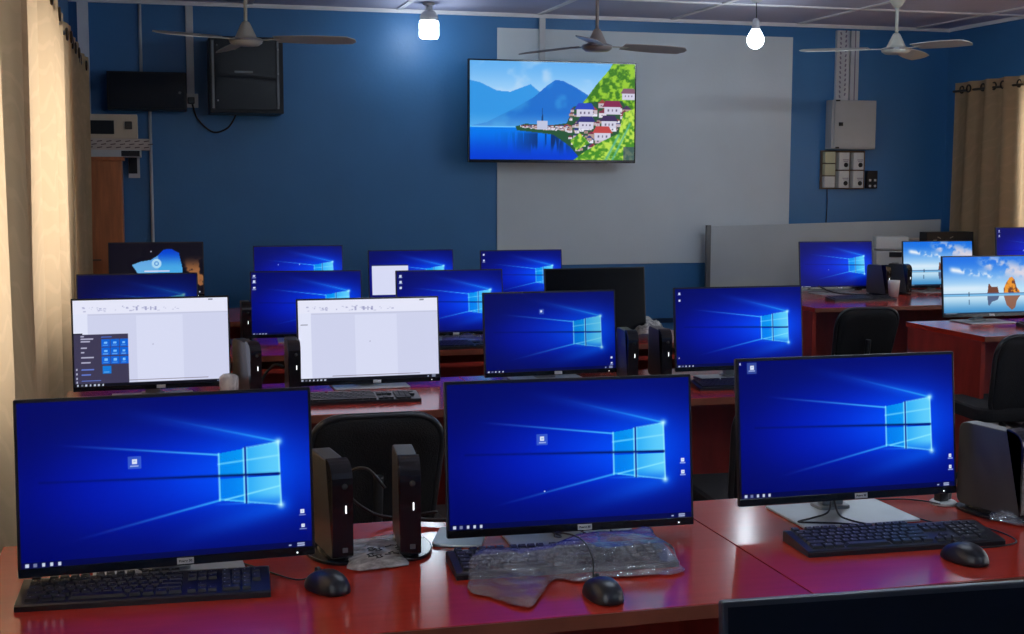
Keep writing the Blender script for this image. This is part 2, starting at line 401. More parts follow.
def beach(w, h):
    U, V = grid(w, h); n = vnoise(w, h, 9, 8, 31); n2 = vnoise(w, h, 18, 10, 5)
    img = np.zeros((h, w, 3))
    t = sm(V, 0, .64)
    for i, (a, b) in enumerate(((20, 190), (110, 226), (226, 246))): img[..., i] = (a*(1-t)+b*t)/255.
    cl = sm(n*.6+n2*.4, .36, .56)*np.exp(-((V-(.06+.45*(U-.40)))/.15)**2)*sm(U, .34, .55)
    img = mixc(img, (222, 214, 224), cl*.95)
    cl2 = np.exp(-((V-(.22+.26*(U-.08)))/.045)**2)*sm(n2, .35, .6)*sm(U, .05, .12)*(1-sm(U, .5, .7))
    img = mixc(img, (230, 238, 248), cl2)
    img = mixc(img, (232, 240, 250), np.exp(-((V-.56)/.06)**2)*.6*(1-sm(U, .3, .9)))
    sea = V > .645; img[sea] = (np.array((120, 186, 230))/255.)
    tt = sm(V, .68, 1)
    wet = V > .70
    for i, (a, b) in enumerate(((196, 60), (226, 138), (244, 196))): img[..., i][wet] = ((a*(1-tt)+b*tt)/255.)[wet]
    rect(img, U, V, 0, .645, 1, .665, (70, 110, 160), .85); rect(img, U, V, 0, .685, 1, .70, (120, 150, 180), .8)
    r1_ = poly(U, V, [(.50, .645), (.51, .56), (.515, .48), (.53, .48), (.545, .53), (.58, .54), (.62, .53), (.635, .645)])
    r2_ = poly(U, V, [(.69, .645), (.69, .57), (.72, .47), (.76, .38), (.79, .36), (.82, .42), (.84, .55), (.87, .60), (.88, .645)])
    img = mixc(img, (110, 62, 44), r1_*1.); nn = vnoise(w, h, 24, 16, 9)
    img = mixc(img, (232, 148, 40), r2_*1.); img = mixc(img, (110, 56, 30), r2_*sm(nn, .48, .6))
    R1 = poly(U, V, [(.50, .70), (.635, .70), (.62, .76), (.55, .80), (.52, .87), (.505, .84)]); R2 = poly(U, V, [(.69, .70), (.88, .70), (.84, .78), (.82, .90), (.78, .95), (.72, .86)])
    img = mixc(img, (70, 84, 120), R1*.9); img = mixc(img, (140, 84, 60), R2*.9)
    rect(img, U, V, .285, .62, .297, .70, (40, 60, 90)); rect(img, U, V, .283, .75, .295, .84, (60, 90, 130), .9)
    rect(img, U, V, 0, .972, 1, 1, (20, 30, 50), .85); rect(img, U, V, .02, .98, .15, .99, (190, 210, 235), .6)
    return img
def lockcave(w, h):
    U, V = grid(w, h); img = np.zeros((h, w, 3)); img[:] = np.array((14, 12, 24))/255.
    nn = vnoise(w, h, 14, 8, 21)
    rk = sm(U, .76, .84)*sm(V, .22, .55); img = mixc(img, (150, 98, 60), rk*sm(nn, .45, .62))
    op = poly(U, V, [(.24, .42), (.33, .36), (.44, .33), (.52, .24), (.58, .13), (.66, .12), (.74, .2), (.77, .45), (.78, .62), (.7, .75), (.36, .72), (.29, .56)])
    t = sm(V, .12, .5); c = np.zeros((h, w, 3))
    for i, (a, b) in enumerate(((0, 70), (60, 165), (200, 226))): c[..., i] = (a*(1-t)+b*t)/255.
    img[op] = c[op]; lf = op & (U < .52); img[lf] = img[lf]*.35+np.array((120, 178, 226))/255.*.65
    rr = np.sqrt((U-.50)**2+((V-.40)*.5625)**2); img = mixc(img, (170, 214, 240), sm(-rr, -.055, -.048)); img = mixc(img, (70, 140, 214), sm(-np.abs(rr-.02), -.008, -.003))
    rect(img, U, V, .37, .53, .64, .56, (214, 218, 240)); rect(img, U, V, .43, .60, .56, .64, (225, 232, 245))
    rect(img, U, V, .435, .15, .45, .18, (180, 180, 200)); rect(img, U, V, .95, .94, .965, .965, (210, 220, 240))
    return img
def village(w, h):
    U, V = grid(w, h); n = vnoise(w, h, 6, 4, 2); nf = vnoise(w, h, 46, 28, 8)
    img = np.zeros((h, w, 3)); t = sm(V, 0, .4)
    for i, (a, b) in enumerate(((100, 170), (176, 214), (240, 250))): img[..., i] = (a*(1-t)+b*t)/255.
    img = mixc(img, (205, 225, 245), sm(n, .45, .7)*.6*(V < .35))
    def ridge(pts): return poly(U, V, pts+[(1, .66), (0, .66)])
    img = mixc(img, (52, 150, 228), ridge([(0, .20), (.06, .22), (.16, .30), (.24, .31), (.36, .23), (.44, .34)])*1.)
    m2 = ridge([(.10, .62), (.26, .48), (.38, .36), (.46, .24), (.51, .18), (.56, .19), (.64, .26), (.70, .32)])
    img = mixc(img, (30, 110, 205), m2*1.); img = mixc(img, (60, 160, 225), m2*sm(n, .4, .65)*.55)
    img = mixc(img, (110, 185, 240), sm(V, .5, .66)*(V < .67)*(U < .6)*.5)
    lake = V > .665; t2 = sm(V, .66, 1); lk = np.zeros_like(img)
    for i, (a, b) in enumerate(((0, 0), (120, 60), (236, 210))): lk[..., i] = (a*(1-t2)+b*t2)/255.
    img[lake] = lk[lake]; img = mixc(img, (110, 200, 250), np.exp(-((V-.665)/.006)**2)*(U < .30)*1.)
    refl = np.exp(-((U-.47)/.17)**2)*sm(V, .70, .74)*(1-sm(V, .82, .97)); img = mixc(img, (10, 40, 95), refl*sm(vnoise(w, h, 50, 2, 4), .40, .52)*.9)
    hill = poly(U, V, [(.74, .0), (1, 0), (1, .66), (.56, .66), (.62, .52), (.70, .36), (.76, .22), (.84, .06), (.86, 0)])
    img = mixc(img, (60, 120, 30), hill*1.); img = mixc(img, (150, 200, 50), hill*sm(nf, .36, .66)); img = mixc(img, (30, 70, 60), (hill & (U < .8) & (V < .2))*sm(.79-U+V*-.4, -.03, .02)*.9)
    town = poly(U, V, [(.27, .66), (.33, .63), (.42, .64), (.50, .64), (.58, .62), (.62, .45), (.72, .40), (.92, .38), (.96, .50), (.98, .98), (.66, .98), (.60, .86), (.50, .74), (.40, .72), (.28, .70)])
    img = mixc(img, (40, 84, 56), town*1.); rg = np.random.RandomState(14)
    for k in range(240):
        x = .30+.66*rg.rand(); y = .42+.48*rg.rand()
        if x < .6: y = .655+.07*rg.rand()*(x-.2)*2
        if not town[min(h-1, int(y*h)), min(w-1, int(x*w))]: continue
        s = .006+.022*sm(x, .4, .9)*rg.rand()
        wc = [(220, 214, 226), (196, 180, 190), (176, 150, 140), (226, 226, 240)][rg.randint(4)]; rc = [(70, 50, 90), (120, 46, 70), (150, 70, 60), (50, 60, 130)][rg.randint(4)]
        rect(img, U, V, x-s, y-s, x+s, y+s*1.1, wc); img[poly(U, V, [(x-s*1.2, y-s*.9), (x, y-s*2.6), (x+s*1.2, y-s*.9)])] = np.array(rc)/255.
        rect(img, U, V, x-s*.4, y-s*.2, x-s*.05, y+s*.5, (60, 60, 90), .7)
    for (x, y, s, rc) in ((.69, .47, .05, (40, 70, 190)), (.70, .60, .045, (50, 50, 120)), (.86, .44, .05, (130, 40, 80)), (.84, .59, .045, (60, 44, 90)), (.80, .71, .05, (190, 70, 70)), (.96, .30, .04, (130, 90, 110))):
        rect(img, U, V, x-s, y-s*.3, x+s, y+s*1.7, (208, 206, 226)); img[poly(U, V, [(x-s*1.25, y+s*.1), (x-s*.8, y-s*1.2), (x+s*.8, y-s*1.2), (x+s*1.25, y+s*.1)])] = np.array(rc)/255.
        for q in (-.6, -.1, .4): rect(img, U, V, x+s*q, y+s*.6, x+s*(q+.2), y+s*1.1, (80, 70, 100), .8)
    img[poly(U, V, [(.425, .66), (.428, .56), (.432, .46), (.436, .56), (.44, .66)])] = np.array((30, 60, 110))/255.; rect(img, U, V, .40, .60, .465, .69, (190, 196, 222))
    fg = poly(U, V, [(.62, 1), (.70, .90), (.80, .80), (.90, .72), (.93, .50), (1, .46), (1, 1)]) | poly(U, V, [(.60, .80), (.66, .72), (.72, .82), (.64, .9)])
    img = mixc(img, (70, 140, 40), fg*1.); img = mixc(img, (190, 224, 80), fg*sm(nf, .36, .66))
    img = mixc(img, (90, 180, 150), np.maximum(line(U, V, (.86, 1), (.97, .62), .006), line(U, V, (.82, 1), (.90, .74), .007))*.9); rect(img, U, V, .93, .86, 1, 1, (60, 70, 110), .7)
    return img
def picture_mesh(img, x0, x1, z0, z1, f, name='screen'):
    """a display panel: grid of points carrying the shown picture as linear colour; f(x,z)->Vector"""
    h, w, _ = img.shape
    xs = np.linspace(x0, x1, w); zs = np.linspace(z1, z0, h)
    XX, ZZ = np.meshgrid(xs, zs); co_ = np.zeros((h*w, 3)); co_[:, 0] = XX.ravel(); y, z = f(ZZ.ravel()); co_[:, 1] = y; co_[:, 2] = z
    me = bpy.data.meshes.new(name); idx = np.arange(h*w).reshape(h, w)
    q = np.stack([idx[1:, :-1], idx[1:, 1:], idx[:-1, 1:], idx[:-1, :-1]], -1).reshape(-1, 4)
    me.vertices.add(h*w); me.vertices.foreach_set('co', co_.ravel())
    me.loops.add(q.size); me.loops.foreach_set('vertex_index', q.ravel().astype(np.int32))
    me.polygons.add(len(q)); me.polygons.foreach_set('loop_start', (np.arange(len(q))*4).astype(np.int32)); me.polygons.foreach_set('loop_total', np.full(len(q), 4, np.int32))
    me.update()
    a = me.color_attributes.new('picture', 'FLOAT_COLOR', 'POINT')
    c = np.clip(img, 0, 1).reshape(-1, 3); lin = np.where(c <= .04045, c/12.92, ((c+.055)/1.055)**2.4)
    a.data.foreach_set('color', np.concatenate([lin, np.ones((h*w, 1))], 1).ravel())
    me.materials.append(M['screen']); return me

# ------------------------------------------------------------------ room
XL, XR, YB, YR, HC = -.50, 6.14, 9.40, -2.2, 2.70
def struct(name, mb, m): return tag(mb.build(name, m), kind='structure')
struct('floor', MB().span(XL-.2, XR+.2, YR-.2, YB+.2, -.12, 0), M['floor'])
struct('ceiling', MB().span(XL-.2, XR+.2, YR-.2, YB+.2, HC, HC+.1), M['ceiling'])
struct('wall_back', MB().span(XL-.2, XR+.2, YB, YB+.2, 0, HC), M['blue_wall'])
struct('wall_rear', MB().span(XL-.2, XR+.2, YR-.2, YR, 0, HC), M['blue_wall'])
SILL, HEAD = .98, 2.16
def side_wall(name, x0, x1, wins):
    mb = MB(); mb.span(x0, x1, YR, YB, 0, SILL); mb.span(x0, x1, YR, YB, HEAD, HC)
    ys = [YR]+[q for w_ in wins for q in w_]+[YB]
    for a, b in zip(ys[::2], ys[1::2]): mb.span(x0, x1, a, b, SILL, HEAD)
    struct(name, mb, M['blue_wall'])
LW = [(-.6, 1.2), (2.0, 3.80), (4.72, 6.75)]
RW = [(-.4, 1.8), (3.0, 5.2), (6.2, 8.35)]
side_wall('wall_left', XL-.2, XL, LW); side_wall('wall_right', XR, XR+.2, RW)
k = 0
for wins, xc in ((LW, XL-.12), (RW, XR+.12)):
    for a, b in wins:
        k += 1; mb = MB(); e = .05
        for q in (SILL+e/2, HEAD-e/2): mb.box((xc, (a+b)/2, q), (.05, b-a, e), bevel=.004)
        n = 3
        for j in range(n+1): mb.box((xc, a+e/2+(b-a-e)*j/n, (SILL+HEAD)/2), (.05, e, HEAD-SILL), bevel=.004)
        fr = struct('window_%d' % k, mb, M['pvc'])
        MB().span(xc-.003, xc+.003, a+.02, b-.02, SILL+.02, HEAD-.02).build('pane', M['glass'], fr)
# battens on the ceiling boards, a white cornice strip, the dark band low on the wall
mb = MB(); n = 0
for X in [-.35+1.033*i for i in range(7)]: mb.box((X, (YR+YB)/2, HC-.004), (.035, YB-YR, .010))
for Y in [YB-.93-1.04*i for i in range(11)]: mb.box(((XL+XR)/2, Y, HC-.005), (XR-XL, .035, .011))
struct('trim_1', mb, M['strip'])
mb = MB(); mb.span(XL, XR, YB-.02, YB, HC-.028, HC-.001); mb.span(XL, XL+.02, YR, YB-.02, HC-.028, HC-.001); mb.span(XR-.02, XR, YR, YB-.02, HC-.028, HC-.001)
struct('trim_2', mb, M['strip'])
struct('baseboard_back', MB().span(XL, XR, YB-.008, YB, .42, .455), M['skirt'])
struct('trim_3', MB().span(XL+.055, XL+.125, YB-.04, YB, 1.2, HC-.03), M['strip'])

# ------------------------------------------------------------------ wall things
o = MB().span(2.435, 4.775, YB-.013, YB-.001, EYE-.635, EYE+1.083, bevel=.002).build('projection_board', M['white_wall'])
tag(o, 'large plain off-white panel fixed on the blue back wall behind the television', 'board')
# television
tvc = Vector((2.795, 9.17, 0)); TW, TH = 1.262, .724
tv = thing('wall_television', 'flat television on the back wall showing a lakeside village under mountains', 'television', (tvc.x, tvc.y, 1.625), math.radians(1.0))
MB().prism(rrect(-TW/2, TW/2, 0, TH, .006), 0, .035, 'y', bevel=.004).build('housing', M['gloss'], tv)
MB().box((0, .055, TH*.45), (TW*.7, .05, TH*.6), bevel=.012).build('rear_cover', M['mattblack'], tv)
put('screen', picture_mesh(village(300, 170), -TW/2+.012, TW/2-.012, .022, TH-.012, lambda z: (np.full_like(z, -.0012), z)), tv)
mb = MB(); mb.box((0, .205, TH*.5), (.42, .02, .40), bevel=.003)
for sx in (-.15, .15): mb.box((sx, .14, TH*.5), (.035, .12, .40), bevel=.003)
mb.build('wall_bracket', M['mattblack'], tv)

# ceiling fans
def fan(x, y, zblade, R, a0, label, mt, mrod):
    t = thing('ceiling_fan', label, 'ceiling fan', (x, y, HC), 0, 'ceiling fans')
    d = zblade-HC
    MB().lathe([(.012, 0), (.062, -.004), (.058, -.03), (.03, -.075), (.014, -.09)], seg=24).build('canopy', mt, t)
    MB().tube([(0, 0, -.05), (0, 0, d+.10)], .0105).build('down_rod', mrod, t)
    MB().lathe([(.013, d+.108), (.022, d+.102), (.040, d+.065), (.056, d+.03), (.060, d+.020), (.088, d+.012), (.093, d+.002), (.090, d-.012), (.070, d-.026), (.02, d-.031)], seg=36).build('motor_housing', mt, t)
    MB().lathe([(.0925, d+.010), (.0955, d+.004), (.0935, d-.002)], seg=36).build('trim_ring', M['chrome'], t)
    for k in range(3):
        a = math.radians(a0+120*k); rot = Matrix.Rotation(a, 3, 'Z'); mb = MB()
        # pitched blade with rounded tip
        n = 14; rows = []
        for i in range(n+1):
            s = i/n; rr = .17+(R-.17)*s; wd = (.050+.018*math.sin(s*PI*.9))*(1 if s < .93 else math.sqrt(max(.05, 1-((s-.93)/.075)**2)))
            cam_ = -.012*s
            rows.append([(rot @ Vector((rr, yy*wd, d+.006+cam_-yy*wd*.22+(.004 if side else 0)-.006*(1-yy*yy)*0))) for side in (0, 1) for yy in ((-1, -.5, 0, .5, 1) if not side else (1, .5, 0, -.5, -1))])
        vs = [[mb.b.verts.new(q) for q in row] for row in rows]
        for r0, r1 in zip(vs, vs[1:]):
            for j in range(10): mb.b.faces.new((r0[j], r0[(j+1) % 10], r1[(j+1) % 10], r1[j]))
        mb.b.faces.new(vs[0]); mb.b.faces.new(vs[-1])
        bl = mb.build('blade', mt, t)
        MB().box(rot @ Vector((.135, 0, d+.004)), (.14, .034, .005), rot, bevel=.0015).build('blade_bracket', mrod, bl)
        mb = MB()
        for yy in (-.010, .010): mb.lathe([(.004, .0085), (.004, .012), (.001, .013)], rot @ Vector((.19, yy, d)), seg=8)
        mb.build('screw', M['chrome'], bl)
    return t
aim = lambda u, v, Y: at(u, v, 1, Y)
q = aim(246, 41, 7.7); fan(q.x, q.y, q.z, .63, -7-yw*57.3, 'cream ceiling fan at the left, hanging in front of the black glass-door cabinet', M['fan'], M['fan'])
q = aim(597, 47, 7.75); fan(q.x, q.y, q.z, .60, 20-yw*57.3, 'dark bronze ceiling fan hanging just above the television', M['fan_dark'], M['fan_dark'])
q = aim(896, 50, 7.75); fan(q.x, q.y, q.z, .62, -62-yw*57.3, 'cream ceiling fan at the right, near the grey distribution box', M['fan'], M['fan'])

# bulbs
def lamp(q, rad, hh, square, label):
    t = thing('hanging_bulb', label, 'light bulb', (q.x, q.y, HC), 0, 'bare hanging bulbs')
    d = q.z-HC
    MB().lathe([(.04, 0), (.04, -.015), (.015, -.028)], seg=20).build('ceiling_rose', M['pvc'], t)
    MB().tube([(0, 0, -.02), (.004, 0, (d+hh/2)*.5), (0, 0, d+hh/2+.08)], .0035, 8).build('cord', M['cable'], t)
    MB().lathe([(.012, d+hh/2+.09), (.024, d+hh/2+.075), (.026, d+hh/2+.03), (.032, d+hh/2+.02)], seg=20).build('lamp_holder', M['pvc'], t)
    if square:
        MB().lathe([(.02, d+hh/2+.035), (.045, d+hh/2+.02), (.062, d+hh/2-.005), (.064, d+hh/2-.04)], seg=28).build('heat_sink', M['pvc'], t)
        pr = [(.060, d+hh/2-.04), (.066, d+hh/2-.05), (.066, d-hh/2+.018), (.058, d-hh/2+.004), (.02, d-hh/2)]
    else:
        pr = [(.022, d+hh/2+.02)]+[(rad*math.sin(PI*j/10)+(.02 if j < 3 else 0)*(3-j)/3, d+rad*1.05*math.cos(PI*j/10)) for j in range(2, 10)]+[(.004, d-rad*1.05)]
    MB().lathe(pr, seg=28).build('glowing_bulb', M['bulb'], t)
lamp(aim(429, 27, 9.0), .06, .16, True, 'square-bodied glowing bulb hanging at the left of the television')
lamp(aim(755.5, 40, 8.2), .056, .10, False, 'round glowing bulb hanging before the white panel, right of the television')
def added_fill_light(x, y, label):  # unseen tubes added to brighten the room beyond its bulbs and windows
    t = thing('added_fill_light', label, 'added fill light', (x, y, HC-.012), 0, 'added unseen fill lights')
    MB().span(-.62, .62, -.03, .03, -.045, 0, bevel=.006).build('fitting', M['pvc'], t)
    MB().tube([(-.59, 0, -.068), (.59, 0, -.068)], .013, 14).build('fill_tube', M['fill_glow'], t)
    for s_ in (-1, 1): MB().box((s_*.602, 0, -.055), (.025, .035, .055), bevel=.004).build('end_cap', M['pvc'], t)
added_fill_light(1.5, 3.2, 'unseen fill tube added above the front row of desks to brighten the room')
added_fill_light(4.0, 6.3, 'unseen fill tube added above the right-hand desks to brighten the back')
added_fill_light(2.6, -.4, 'unseen fill tube added behind the viewer')
# distribution box and trunking
def onwall(name, label, cat, x, z, group=None): return thing(name, label, cat, (x, YB, z), 0, group)
t = onwall('trunking', 'white printed cable trunking running from the ceiling into the grey electrical box', 'cable trunking', 5.195, EYE+.61)
MB().span(-.055, .055, -.03, 0, 0, .535, bevel=.003).build('channel', M['pvc'], t)
mb = MB()
for i in range(14):
    for s in (-1, 1): mb.box((s*.022, -.0305, .03+i*.037+(.018 if s > 0 else 0)), (.012, .002, .022), Matrix.Rotation(.35*s, 3, 'Y'))
mb.build('printed_marks', M['trunk_print'], t)
t = onwall('trunking', 'plain white cable trunking beside the printed one above the grey box', 'cable trunking', 5.295, EYE+.61)
MB().span(-.035, .035, -.035, 0, 0, .535, bevel=.003).build('channel', M['pvc'], t)
MB().span(-.004, .004, -.038, -.034, 0, .535).build('lid_seam', M['trunk_print'], t)
t = onwall('distribution_box', 'grey steel electrical distribution box on the blue wall under the trunking', 'electrical box', 5.27, EYE+.235)
MB().span(-.195, .185, -.10, 0, 0, .375, bevel=.004).build('enclosure', M['steelgrey'], t)
d_ = MB().span(-.178, .178, -.112, -.10, .008, .362, bevel=.003).build('door', M['steelgrey'], t)
MB().box((-.125, -.116, .19), (.035, .008, .028), bevel=.003).build('lock', M['ink'], d_)
mb = MB(); mb.box((-.15, -.105, .01), (.03, .02, .012)); mb.box((-.15, -.105, .37), (.03, .02, .012)); mb.build('hinge', M['ink'], t)
t = onwall('breaker_panel', 'brown board of cream and white breaker boxes under the grey electrical box', 'breaker panel', 5.235, EYE-.075)
MB().span(-.20, .185, -.014, 0, 0, .30, bevel=.002).build('backing_board', M['brownboard'], t)
for j in range(3): 
    c = MB().span(-.185, -.095, -.055, -.014, .012+.095*j, .099+.095*j, bevel=.004).build('breaker_box', M['yellowed'] if j else M['printer'], t)
    tag(c, 'cream breaker box' if j else 'white breaker box')
for i in range(2):
    for j in range(2):
        x0 = -.07+.125*i; z0 = .01+.142*j
        c = MB().span(x0, x0+.088, -.07, -.014, z0, z0+.132, bevel=.004).build('breaker_box', M['printer'], t)
        mb = MB(); mb.lathe([(.0, -.0735), (.018, -.0735), (.018, -.069), (.0, -.069)], (x0+.058, 0, z0+.036), 18, 'y'); mb.build('round_switch', M['ink'], c)
        mb = MB(); mb.box((x0+.056, -.0708, z0+.075), (.05, .002, .006)); mb.box((x0+.056, -.0708, z0+.062), (.04, .002, .005)); mb.build('print', M['trunk_print'], c)
t = onwall('switch_block', 'small dark switch with four white dots right of the breaker boxes', 'switch', 5.475, EYE-.07)
MB().span(-.045, .045, -.04, 0, 0, .14, bevel=.003).build('casing', M['cab_black'], t)
for i in (-1, 1):
    for j in (0, 1): MB().box((i*.022, -.043, .02+.045*j), (.018, .008, .018), bevel=.003).build('button', M['printer'], t)
o = MB().tube(spline([(5.10, YB-.006, EYE-.075), (5.104, YB-.006, EYE-.2), (5.098, YB-.006, EYE-.36)]), .004, 8).build('thin_conduit', M['cab_black']); tag(o, 'thin dark wire running down the blue wall below the breaker boxes', 'wire')

# conduits at the left, cabinets
def pipe(name, pts, rad, label, m='pvc'):
    o = MB().tube(pts, rad, 12).build(name, M[m]); return tag(o, label, 'conduit pipe', None)
pipe('conduit_pipe', [(-.045, YB-.011, HC-.03), (-.045, YB-.011, EYE+.69)], .011, 'thin grey conduit from the ceiling down to the low black box at the left')
pipe('conduit_pipe', [(.005, YB-.011, EYE+.45), (.002, YB-.011, .5)], .011, 'white conduit running down the wall below the low black box')
o = MB().span(.252, .302, YB-.02, YB, EYE+.565, HC-.03, bevel=.003).build('conduit_pipe', M['pvc']); tag(o, 'wide pale trunking from the ceiling down to the small wall socket', 'conduit pipe')
o = MB().span(2.745, 2.79, YB-.036, YB-.013, EYE+.76, HC-.03, bevel=.003).build('conduit_pipe', M['pvc']); tag(o, 'pale trunking running from the ceiling down behind the television', 'conduit pipe')
t = onwall('wall_socket', 'small white wall socket with a black plug between the two black cabinets', 'socket', .278, EYE+.525)
MB().box((0, -.012, 0), (.095, .024, .095), bevel=.004).build('plate', M['socket'], t); MB().box((0, -.04, 0), (.045, .04, .045), bevel=.006).build('plug', M['plastic'], t)
t = onwall('network_cabinet', 'low wide black cabinet on the back wall left of the socket', 'cabinet', 0.0, EYE+.45)
MB().span(-.265, .245, -.2, 0, 0, .25, bevel=.004).build('cabinet_body', M['cab_black'], t)
d_ = MB().span(-.25, .23, -.21, -.2, .012, .238, bevel=.003).build('door', M['cab_glass'], t)
MB().lathe([(0, -.222), (.009, -.222), (.009, -.21), (0, -.21)], (.20, 0, .115), 14, 'y').build('lock', M['chrome'], d_)
t = onwall('network_cabinet', 'tall black network cabinet with a smoked glass door behind the left ceiling fan', 'cabinet', .63, EYE+.43)
MB().span(-.24, .24, -.36, 0, 0, .50, bevel=.004).build('cabinet_body', M['cab_black'], t)
d_ = MB().span(-.205, .19, -.372, -.36, .02, .48, bevel=.003).build('door', M['cab_glass'], t)
for a_ in (-.225, .198): MB().span(a_, a_+.014, -.365, -.36, .03, .47).build('mounting_rail', M['alu'], t)
mb = MB()
for (x, z) in ((.205, .26), (.205, .06), (.205, .42), (-.19, .08), (-.19, .44)): mb.lathe([(0, -.377), (.006, -.377), (.006, -.36), (0, -.36)], (x, 0, z), 12, 'y')
mb.build('latch', M['chrome'], t)
MB().box((-.02, -.374, .27), (.12, .003, .012)).build('device_light_strip', M['alu'], d_)
o = MB().tube(spline([(.285, YB-.05, EYE+.50), (.32, YB-.03, EYE+.40), (.42, YB-.02, EYE+.315), (.52, YB-.02, EYE+.345), (.575, YB-.05, EYE+.435)]), .006, 8).build('power_cable', M['cable']); tag(o, 'black cable sagging from the socket to the tall network cabinet', 'cable')

# cupboard in the left corner with boxes on top
CH = EYE+.135
t = thing('wooden_cupboard', 'orange-brown wooden cupboard in the left corner beside the curtain', 'cupboard', (-.325, 9.14, 0))
MB().span(-.15, .145, -.21, .21, .06, CH-.02, bevel=.003).build('carcass', M['cupboard'], t)
MB().span(-.155, .16, -.235, .22, CH-.022, CH, bevel=.003).build('top_board', M['cupboard'], t)
MB().span(-.14, .14, -.2, .2, 0, .06).build('plinth', M['mattblack'], t)
d_ = MB().span(-.145, .14, -.228, -.21, .07, CH-.03, bevel=.003).build('door', M['cupboard'], t)
mb = MB(); mb.box((-.08, -.234, CH-.17), (.07, .012, .010), bevel=.003); mb.box((-.03, -.234, CH-.66), (.07, .012, .010), bevel=.003); mb.build('handle', M['brownboard'], d_)
t = thing('equipment_box', 'white box with a dark side lying on the wooden cupboard, lowest of the pile', 'box', (-.20, 9.10, CH))
MB().span(-.19, .145, -.16, .16, 0, .045, bevel=.003).build('carton', M['printer'], t)
t2 = MB().span(.02, .135, -.162, -.16, .004, .040).build('dark_panel', M['cab_black'], t)
t = thing('patterned_carton', 'long cream carton printed with rows of dark dashes on the cupboard pile', 'box', (-.185, 9.10, CH+.045))
MB().span(-.22, .185, -.15, .15, 0, .072, bevel=.003).build('carton', M['card'], t)
mb = MB()
for i in range(7):
    for j in range(3): mb.box((-.185+.058*i+(.025 if j % 2 else 0), -.151, .016+.020*j), (.032, .002, .006), Matrix.Rotation(-.15, 3, 'Y'))
mb.build('printed_dashes', M['redprint'], t)
t = thing('equipment_box', 'cream plastic equipment box with a dark slot, topmost on the cupboard', 'box', (-.22, 9.10, CH+.117))
MB().span(-.19, .145, -.15, .15, 0, .155, bevel=.005).build('casing', M['cream_box'], t)
MB().span(-.17, .0, -.154, -.149, .028, .115, bevel=.001).build('dark_slot', M['cab_black'], t)
MB().box((.09, -.158, .085), (.045, .02, .05), bevel=.006).build('black_switch', M['plastic'], t)
t = thing('notice_frame', 'narrow white-edged dark notice frame on the wall beside the wooden cupboard', 'frame', (-.115, YB, EYE+.0))
MB().span(-.03, .045, -.02, 0, 0, .17, bevel=.002).build('frame', M['pvc'], t); MB().span(-.028, .028, -.024, -.019, .03, .17).build('dark_face', M['cab_black'], t)

# leaning board, printer, dead monitor box, desk at the back
t = thing('leaning_board', 'long pale grey board standing behind the right-hand desks against the back wall', 'board', (5.03, 9.24, 0))
MB().prism([(-.99, .30), (.99, .30), (.99, 1.198), (-.975, 1.158)], 0, .022, 'y', bevel=.002).build('panel', M['board'], t)
MB().span(-1.005, -.972, -.004, .026, .28, 1.166).build('left_edge_strip', M['alu'], t)
mb = MB(); 
for x in (-.9, .9): mb.span(x-.02, x+.02, -.15, .13, 0, .03); mb.span(x-.02, x+.02, .022, .05, 0, 1.0)
mb.build('foot', M['alu'], t)
t = thing('side_table', 'low table carrying the white printer at the back right corner', 'table', (5.62, 8.93, 0))
MB().span(-.45, .37, -.21, .16, .69, .715, bevel=.003).build('tabletop', M['desk_side'], t)
for x in (-.42, .34):
    for y in (-.18, .12): MB().span(x-.02, x+.02, y-.02, y+.02, 0, .69).build('leg', M['mattblack'], t)
t = thing('printer', 'white multifunction printer on the back table', 'printer', (5.345, 8.85, .715), math.radians(-26))
t['label'] = 'white multifunction printer at the back right, in front of the pale leaning board'
MB().span(-.115, .115, -.13, .13, 0, .27, bevel=.012).build('printer_body', M['printer'], t)
MB().span(-.12, .12, -.14, .13, .275, .375, bevel=.014).build('scanner_lid', M['printer'], t)
MB().span(-.02, .07, -.143, -.128, .225, .262, bevel=.003).build('control_screen', M['cab_black'], t)
MB().span(-.0, .05, -.136, -.128, .175, .183).build('tray_grip', M['alu'], t)
t = thing('paper_stack', 'pile of pale papers and folders beside the white printer', 'paper pile', (5.64, 8.96, .715))
mb = MB(); 
for i in range(13): mb.box((random.uniform(-.008, .008), random.uniform(-.01, .01), .013+.027*i), (.165+random.uniform(-.03, .0), .22, .024), Matrix.Rotation(random.uniform(-.12, .12), 3, 'Z'), bevel=.002)
mb.build('sheets', M['card'], t)
t = thing('cardboard_case', 'dark printed box standing behind the beach-picture screens by the right curtain', 'box', (5.77, 8.79, .715))
MB().span(-.19, .21, -.05, .05, 0, .405, bevel=.004).build('carton', M['cab_black'], t)
mb = MB()
for i in range(6): mb.box((-.12+.035*i, -.0512, .345+.02*math.sin(i*2.)), (.03, .002, .007), Matrix.Rotation(.5*math.sin(i), 3, 'Y'))
mb.build('printed_marks', M['alu'], t)

